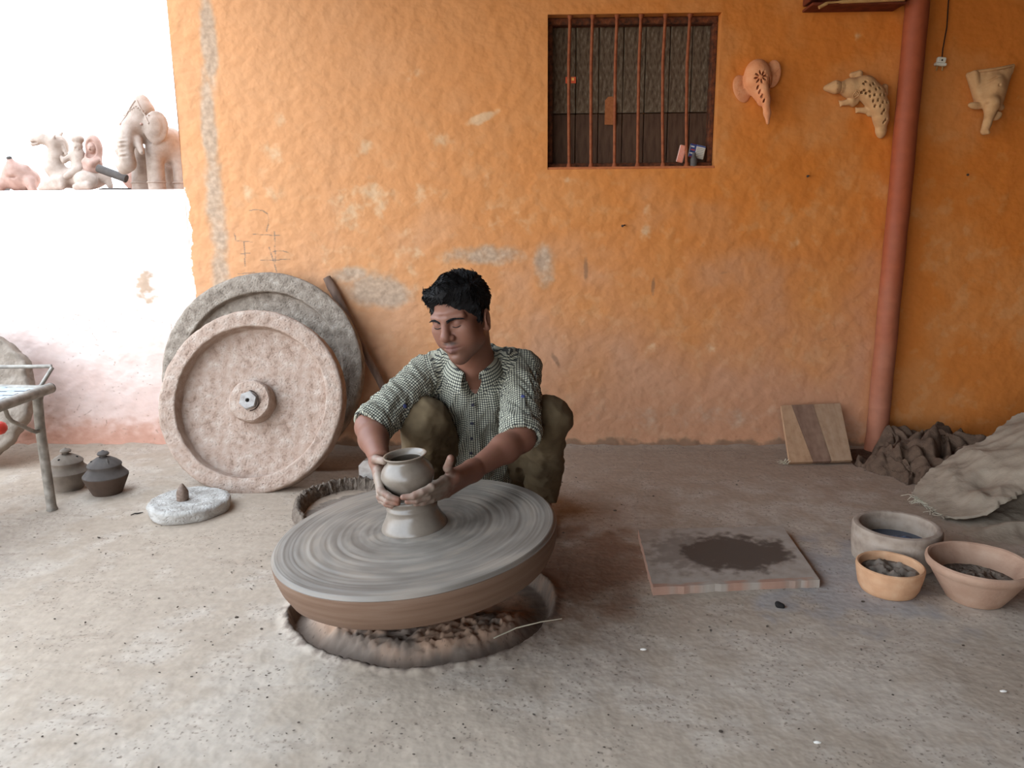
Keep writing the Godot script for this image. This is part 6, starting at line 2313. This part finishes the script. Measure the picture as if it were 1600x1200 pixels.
	f.cap(Vector3(-0.166, 0.32, -2.475), Vector3(-0.170, 0.19, -2.535), 0.126, 0.136, 0.03)
	for i in 2:
		f.cap(Vector3(-0.215 if i == 0 else -0.120, 0.570, -2.372), sh[i], 0.050, 0.060, 0.04)
	var ends: Array = []
	for i in 2:
		var s: Vector3 = sh[i]
		var e: Vector3 = el[i]
		var c: Vector3 = s.lerp(e, 0.93)
		f.cap(s, s.lerp(e, 0.80), 0.0625, 0.0560, 0.012)
		f.cap(s.lerp(e, 0.76), c, 0.0555, 0.0585, 0.008)
		ends.append(c)
	for i in 2:
		var s: Vector3 = sh[i]
		var e: Vector3 = el[i]
		var d := (e - s).normalized()
		# sleeve end cut square and hollow
		f.cut_cap(e + d * 0.075, e + d * 0.16, 0.090, 0.12, 0.004)
		f.cut_cap(s.lerp(e, 0.84), e + d * 0.08, 0.0475, 0.050, 0.004)
	# open neck and hem
	f.cut_cap(Vector3(-0.168, 0.60, -2.325), Vector3(-0.164, 0.478, -2.282), 0.046, 0.004, 0.004)
	f.cut_cap(Vector3(-0.168, 0.645, -2.34), Vector3(-0.168, 0.60, -2.35), 0.075, 0.064, 0.008)
	f.cut_ell(Vector3(-0.17, 0.03, -2.5), Vector3(0.3, 0.10, 0.3), 0.01)
	var axes := [[Vector3(-0.168, 0.15, -2.54), Vector3(-0.168, 0.60, -2.37), 0.135], [sh[0], el[0], 0.058], [sh[1], el[1], 0.058], [Vector3(-0.205, 0.568, -2.372), sh[0], 0.056], [Vector3(-0.130, 0.570, -2.372), sh[1], 0.056]]
	var sb := func(p: Vector3, _n: Vector3) -> float:
		var best := 1.0
		for i in 2:
			var s: Vector3 = sh[i]
			var e: Vector3 = el[i]
			var tt := clampf((p - s).dot(e - s) / (e - s).length_squared(), 0, 1.2)
			best = minf(best, (p - s.lerp(e, tt)).length() - 0.03 * tt)
		var arm := smoothstep(0.085, 0.05, best)
		var w := Vector3(p.x * 1.7, p.y * 0.55 + 0.4 * absf(p.x + 0.168), p.z * 0.9)
		var wa := Vector3(p.x * 0.8 + p.y * 0.5, p.y * 1.8 + p.z * 1.4, p.z * 1.2 - p.x)
		var b := 0.014 * (fold.get_noise_3dv(w) - 0.3) + 0.0035 * fold2.get_noise_3dv(w)
		var a := 0.009 * (fold.get_noise_3dv(wa * 1.3) - 0.25) + 0.004 * fold2.get_noise_3dv(wa)
		return lerpf(b, a, arm)
	var ss := f.nets(0.0062, sb)
	var shirt := part("shirt", cloth_uv(ss, axes), M.shirt_check, t, home)

	# collar, placket, buttons, rolled cuffs, sleeve tabs
	var cpts := PackedVector3Array()
	var NU := 44
	var rowset := [[0.000, -0.006], [0.003, 0.018], [0.009, 0.026], [0.017, 0.021], [0.028, 0.004], [0.037, -0.014]]
	for r in rowset.size():
		for i in NU:
			var u := float(i) / (NU - 1)
			var ang := lerpf(-160.0, 160.0, u)
			var fr := pow(absf(u - 0.5) * 2.0, 2.0)  # 1 at the front ends
			var th := deg_to_rad(ang + 180.0)  # 0 = towards the face
			var rad := Vector2(0.062 + rowset[r][0] * (0.8 + 0.25 * fr), 0.066 + rowset[r][0] * (0.8 + 0.3 * fr))
			var c := Vector3(-0.168, 0.575, -2.352) + Vector3(0, -0.012, 0.014) * fr
			var y: float = rowset[r][1] * (0.85 - 0.15 * fr)
			if r >= 4:
				y -= 0.016 * fr * fr * (r - 3)
			cpts.append(c + Vector3(sin(th) * rad.x, y + 0.012 * (1.0 - fr) - 0.030 * fr, cos(th) * rad.y))
	var cm := MB.new()
	cm.sheet(cpts, NU, 0.0022)
	var cd := {"v": cm.v, "n": cm.n, "idx": cm.idx}
	part("collar", cloth_uv(cd, [axes[0]]), M.shirt_check, shirt)
	var pl := PackedVector3Array()
	for k in 30:
		var y := lerpf(0.478, 0.20, k / 29.0)
		for j in 3:
			var x := -0.166 + (j - 1) * 0.0115 - 0.02 * k / 29.0
			var p := f.hit(Vector3(x, y, -2.0), Vector3(0, 0, -1), 0.6)
			var n := f.grad(p)
			pl.append(p + n * (0.0030 + float(sb.call(p, n)) + (0.0012 if j == 1 else 0.0)))
	var pm := MB.new()
	pm.sheet(pl, 3, -0.002)
	part("placket", cloth_uv({"v": pm.v, "n": pm.n, "idx": pm.idx}, [axes[0]]), M.shirt_check, shirt)
	for k: int in [3, 9, 15, 21, 26]:
		var p := pl[k * 3 + 1]
		var b := MB.new()
		b.lathe([Vector2(0.0, -0.001), Vector2(0.0052, -0.0005), Vector2(0.0055, 0.0012), Vector2(0.0045, 0.002), Vector2(0.003, 0.0015), Vector2(0.0, 0.0015)], 16, Transform3D(Basis(Quaternion(Vector3.UP, f.grad(p))), p + f.grad(p) * 0.002))
		part("button", b.mesh(), M.button, shirt)
	for i in 2:
		var s: Vector3 = sh[i]
		var e: Vector3 = el[i]
		var d := (e - s).normalized()
		var c: Vector3 = s.lerp(e, 0.95)
		# the rolled cuff: a lumpy double ring round the sleeve's end
		var cf := MB.new()
		var s1 := d.cross(Vector3.UP).normalized()
		var s2 := s1.cross(d)
		for ringk in 2:
			var ring := PackedVector3Array()
			var RN := 56
			for a in RN:
				var th := TAU * a / RN
				for q in 12:
					var ph := TAU * q / 12
					var lump := 0.0025 * fold2.get_noise_2d(cos(th) * 0.09 + ringk, sin(th) * 0.09) + 0.0015 * sin(th * 5.0 + ringk)
					var rr := 0.0535 + (0.003 if ringk == 0 else 0.0) + lump + cos(ph) * 0.0075
					ring.append(c + d * (0.013 * ringk - 0.010 + sin(ph) * 0.012 + 0.004 * sin(th * 2.0 + 1.0)) + (s1 * cos(th) + s2 * sin(th)) * rr)
			for q in 12:
				ring.append(ring[q])
			cf.grid(ring, 12, true)
		part("rolled_cuff", cloth_uv({"v": cf.v, "n": cf.n, "idx": cf.idx}, [axes[1 + i]]), M.shirt_check, shirt)
		var look := Vector3(0, 0.15, 1).normalized()
		var m0 := s.lerp(e, 0.62)
		var side := (look - d * look.dot(d)).normalized()
		side = (side + d.cross(side) * (-0.45 if i == 0 else -0.1)).normalized()
		var tp := f.hit(m0 + side * 0.15, -side, 0.2)
		var tp2 := f.hit(s.lerp(e, 0.80) + side * 0.15, -side, 0.2)
		var tb2 := MB.new()
		var gpts := PackedVector3Array()
		var across := d.cross(side)
		for k in 5:
			var m := tp.lerp(tp2, k / 4.0) + side * 0.007
			gpts.append(m - across * 0.0075)
			gpts.append(m + across * 0.0075)
		tb2.sheet(gpts, 2, 0.0025)
		part("sleeve_tab", cloth_uv({"v": tb2.v, "n": tb2.n, "idx": tb2.idx}, [axes[1 + i]]), M.shirt_check, shirt)
		var b := MB.new()
		b.lathe([Vector2(0.0, -0.001), Vector2(0.0058, -0.0005), Vector2(0.006, 0.0012), Vector2(0.0045, 0.0022), Vector2(0.0, 0.002)], 16, Transform3D(Basis(Quaternion(Vector3.UP, side)), tp + side * 0.0105 + d * 0.006))
		part("tab_button", b.mesh(), M.tab_blue, shirt)


func paint(mb: MB, s: Dictionary, fn: Callable) -> void:
	var c := PackedColorArray()
	var v: PackedVector3Array = s.v
	c.resize(v.size())
	for i in v.size():
		c[i] = fn.call(v[i])
	s["col"] = c
	mb.add_surface(s)


# cloth laid on as if wrapped round the nearest of some axes [from, to, radius]; metres of cloth become UV metres
func cloth_uv(s: Dictionary, axes: Array) -> ArrayMesh:
	var V: PackedVector3Array = s.v
	var N: PackedVector3Array = s.n
	var I: PackedInt32Array = s.idx
	var mb := MB.new()
	var fr: Array[Basis] = []
	var from := PackedVector3Array()
	var rad := PackedFloat32Array()
	var ln := PackedFloat32Array()
	for a: Array in axes:
		var p: Vector3 = a[0]
		var q: Vector3 = a[1]
		var d := (q - p).normalized()
		var back := (Vector3(0, 0, -1) - d * Vector3(0, 0, -1).dot(d)).normalized()
		fr.append(Basis(back, d, back.cross(d)))
		from.append(p)
		rad.append(a[2])
		ln.append((q - p).length())
	var made := {}
	for t in range(0, I.size(), 3):
		var c := (V[I[t]] + V[I[t + 1]] + V[I[t + 2]]) / 3.0
		var best := 0
		if axes.size() > 1:
			var bd := 1e9
			for k in axes.size():
				var pa := c - from[k]
				var d := fr[k].y
				var h := clampf(pa.dot(d), 0.0, ln[k] * 1.1)
				var dist := (pa - d * h).length() - rad[k]
				if dist < bd:
					bd = dist
					best = k
		var inv := fr[best].transposed()
		var a0 := 0.0
		for k in 3:
			var i := I[t + k]
			var q := inv * (V[i] - from[best])
			var an := atan2(q.z, q.x)
			if an < 0.0: an += TAU
			if k == 0:
				a0 = an
			elif an - a0 > PI:
				an -= TAU
			elif a0 - an > PI:
				an += TAU
			var key := Vector3i(i, best, 1 if an < 0.0 else (2 if an > TAU else 0))
			if not made.has(key):
				made[key] = mb.v.size()
				mb.v.append(V[i])
				mb.n.append(N[i])
				mb.uv.append(Vector2(an * rad[best], q.y))
			mb.idx.append(made[key])
	return mb.mesh()
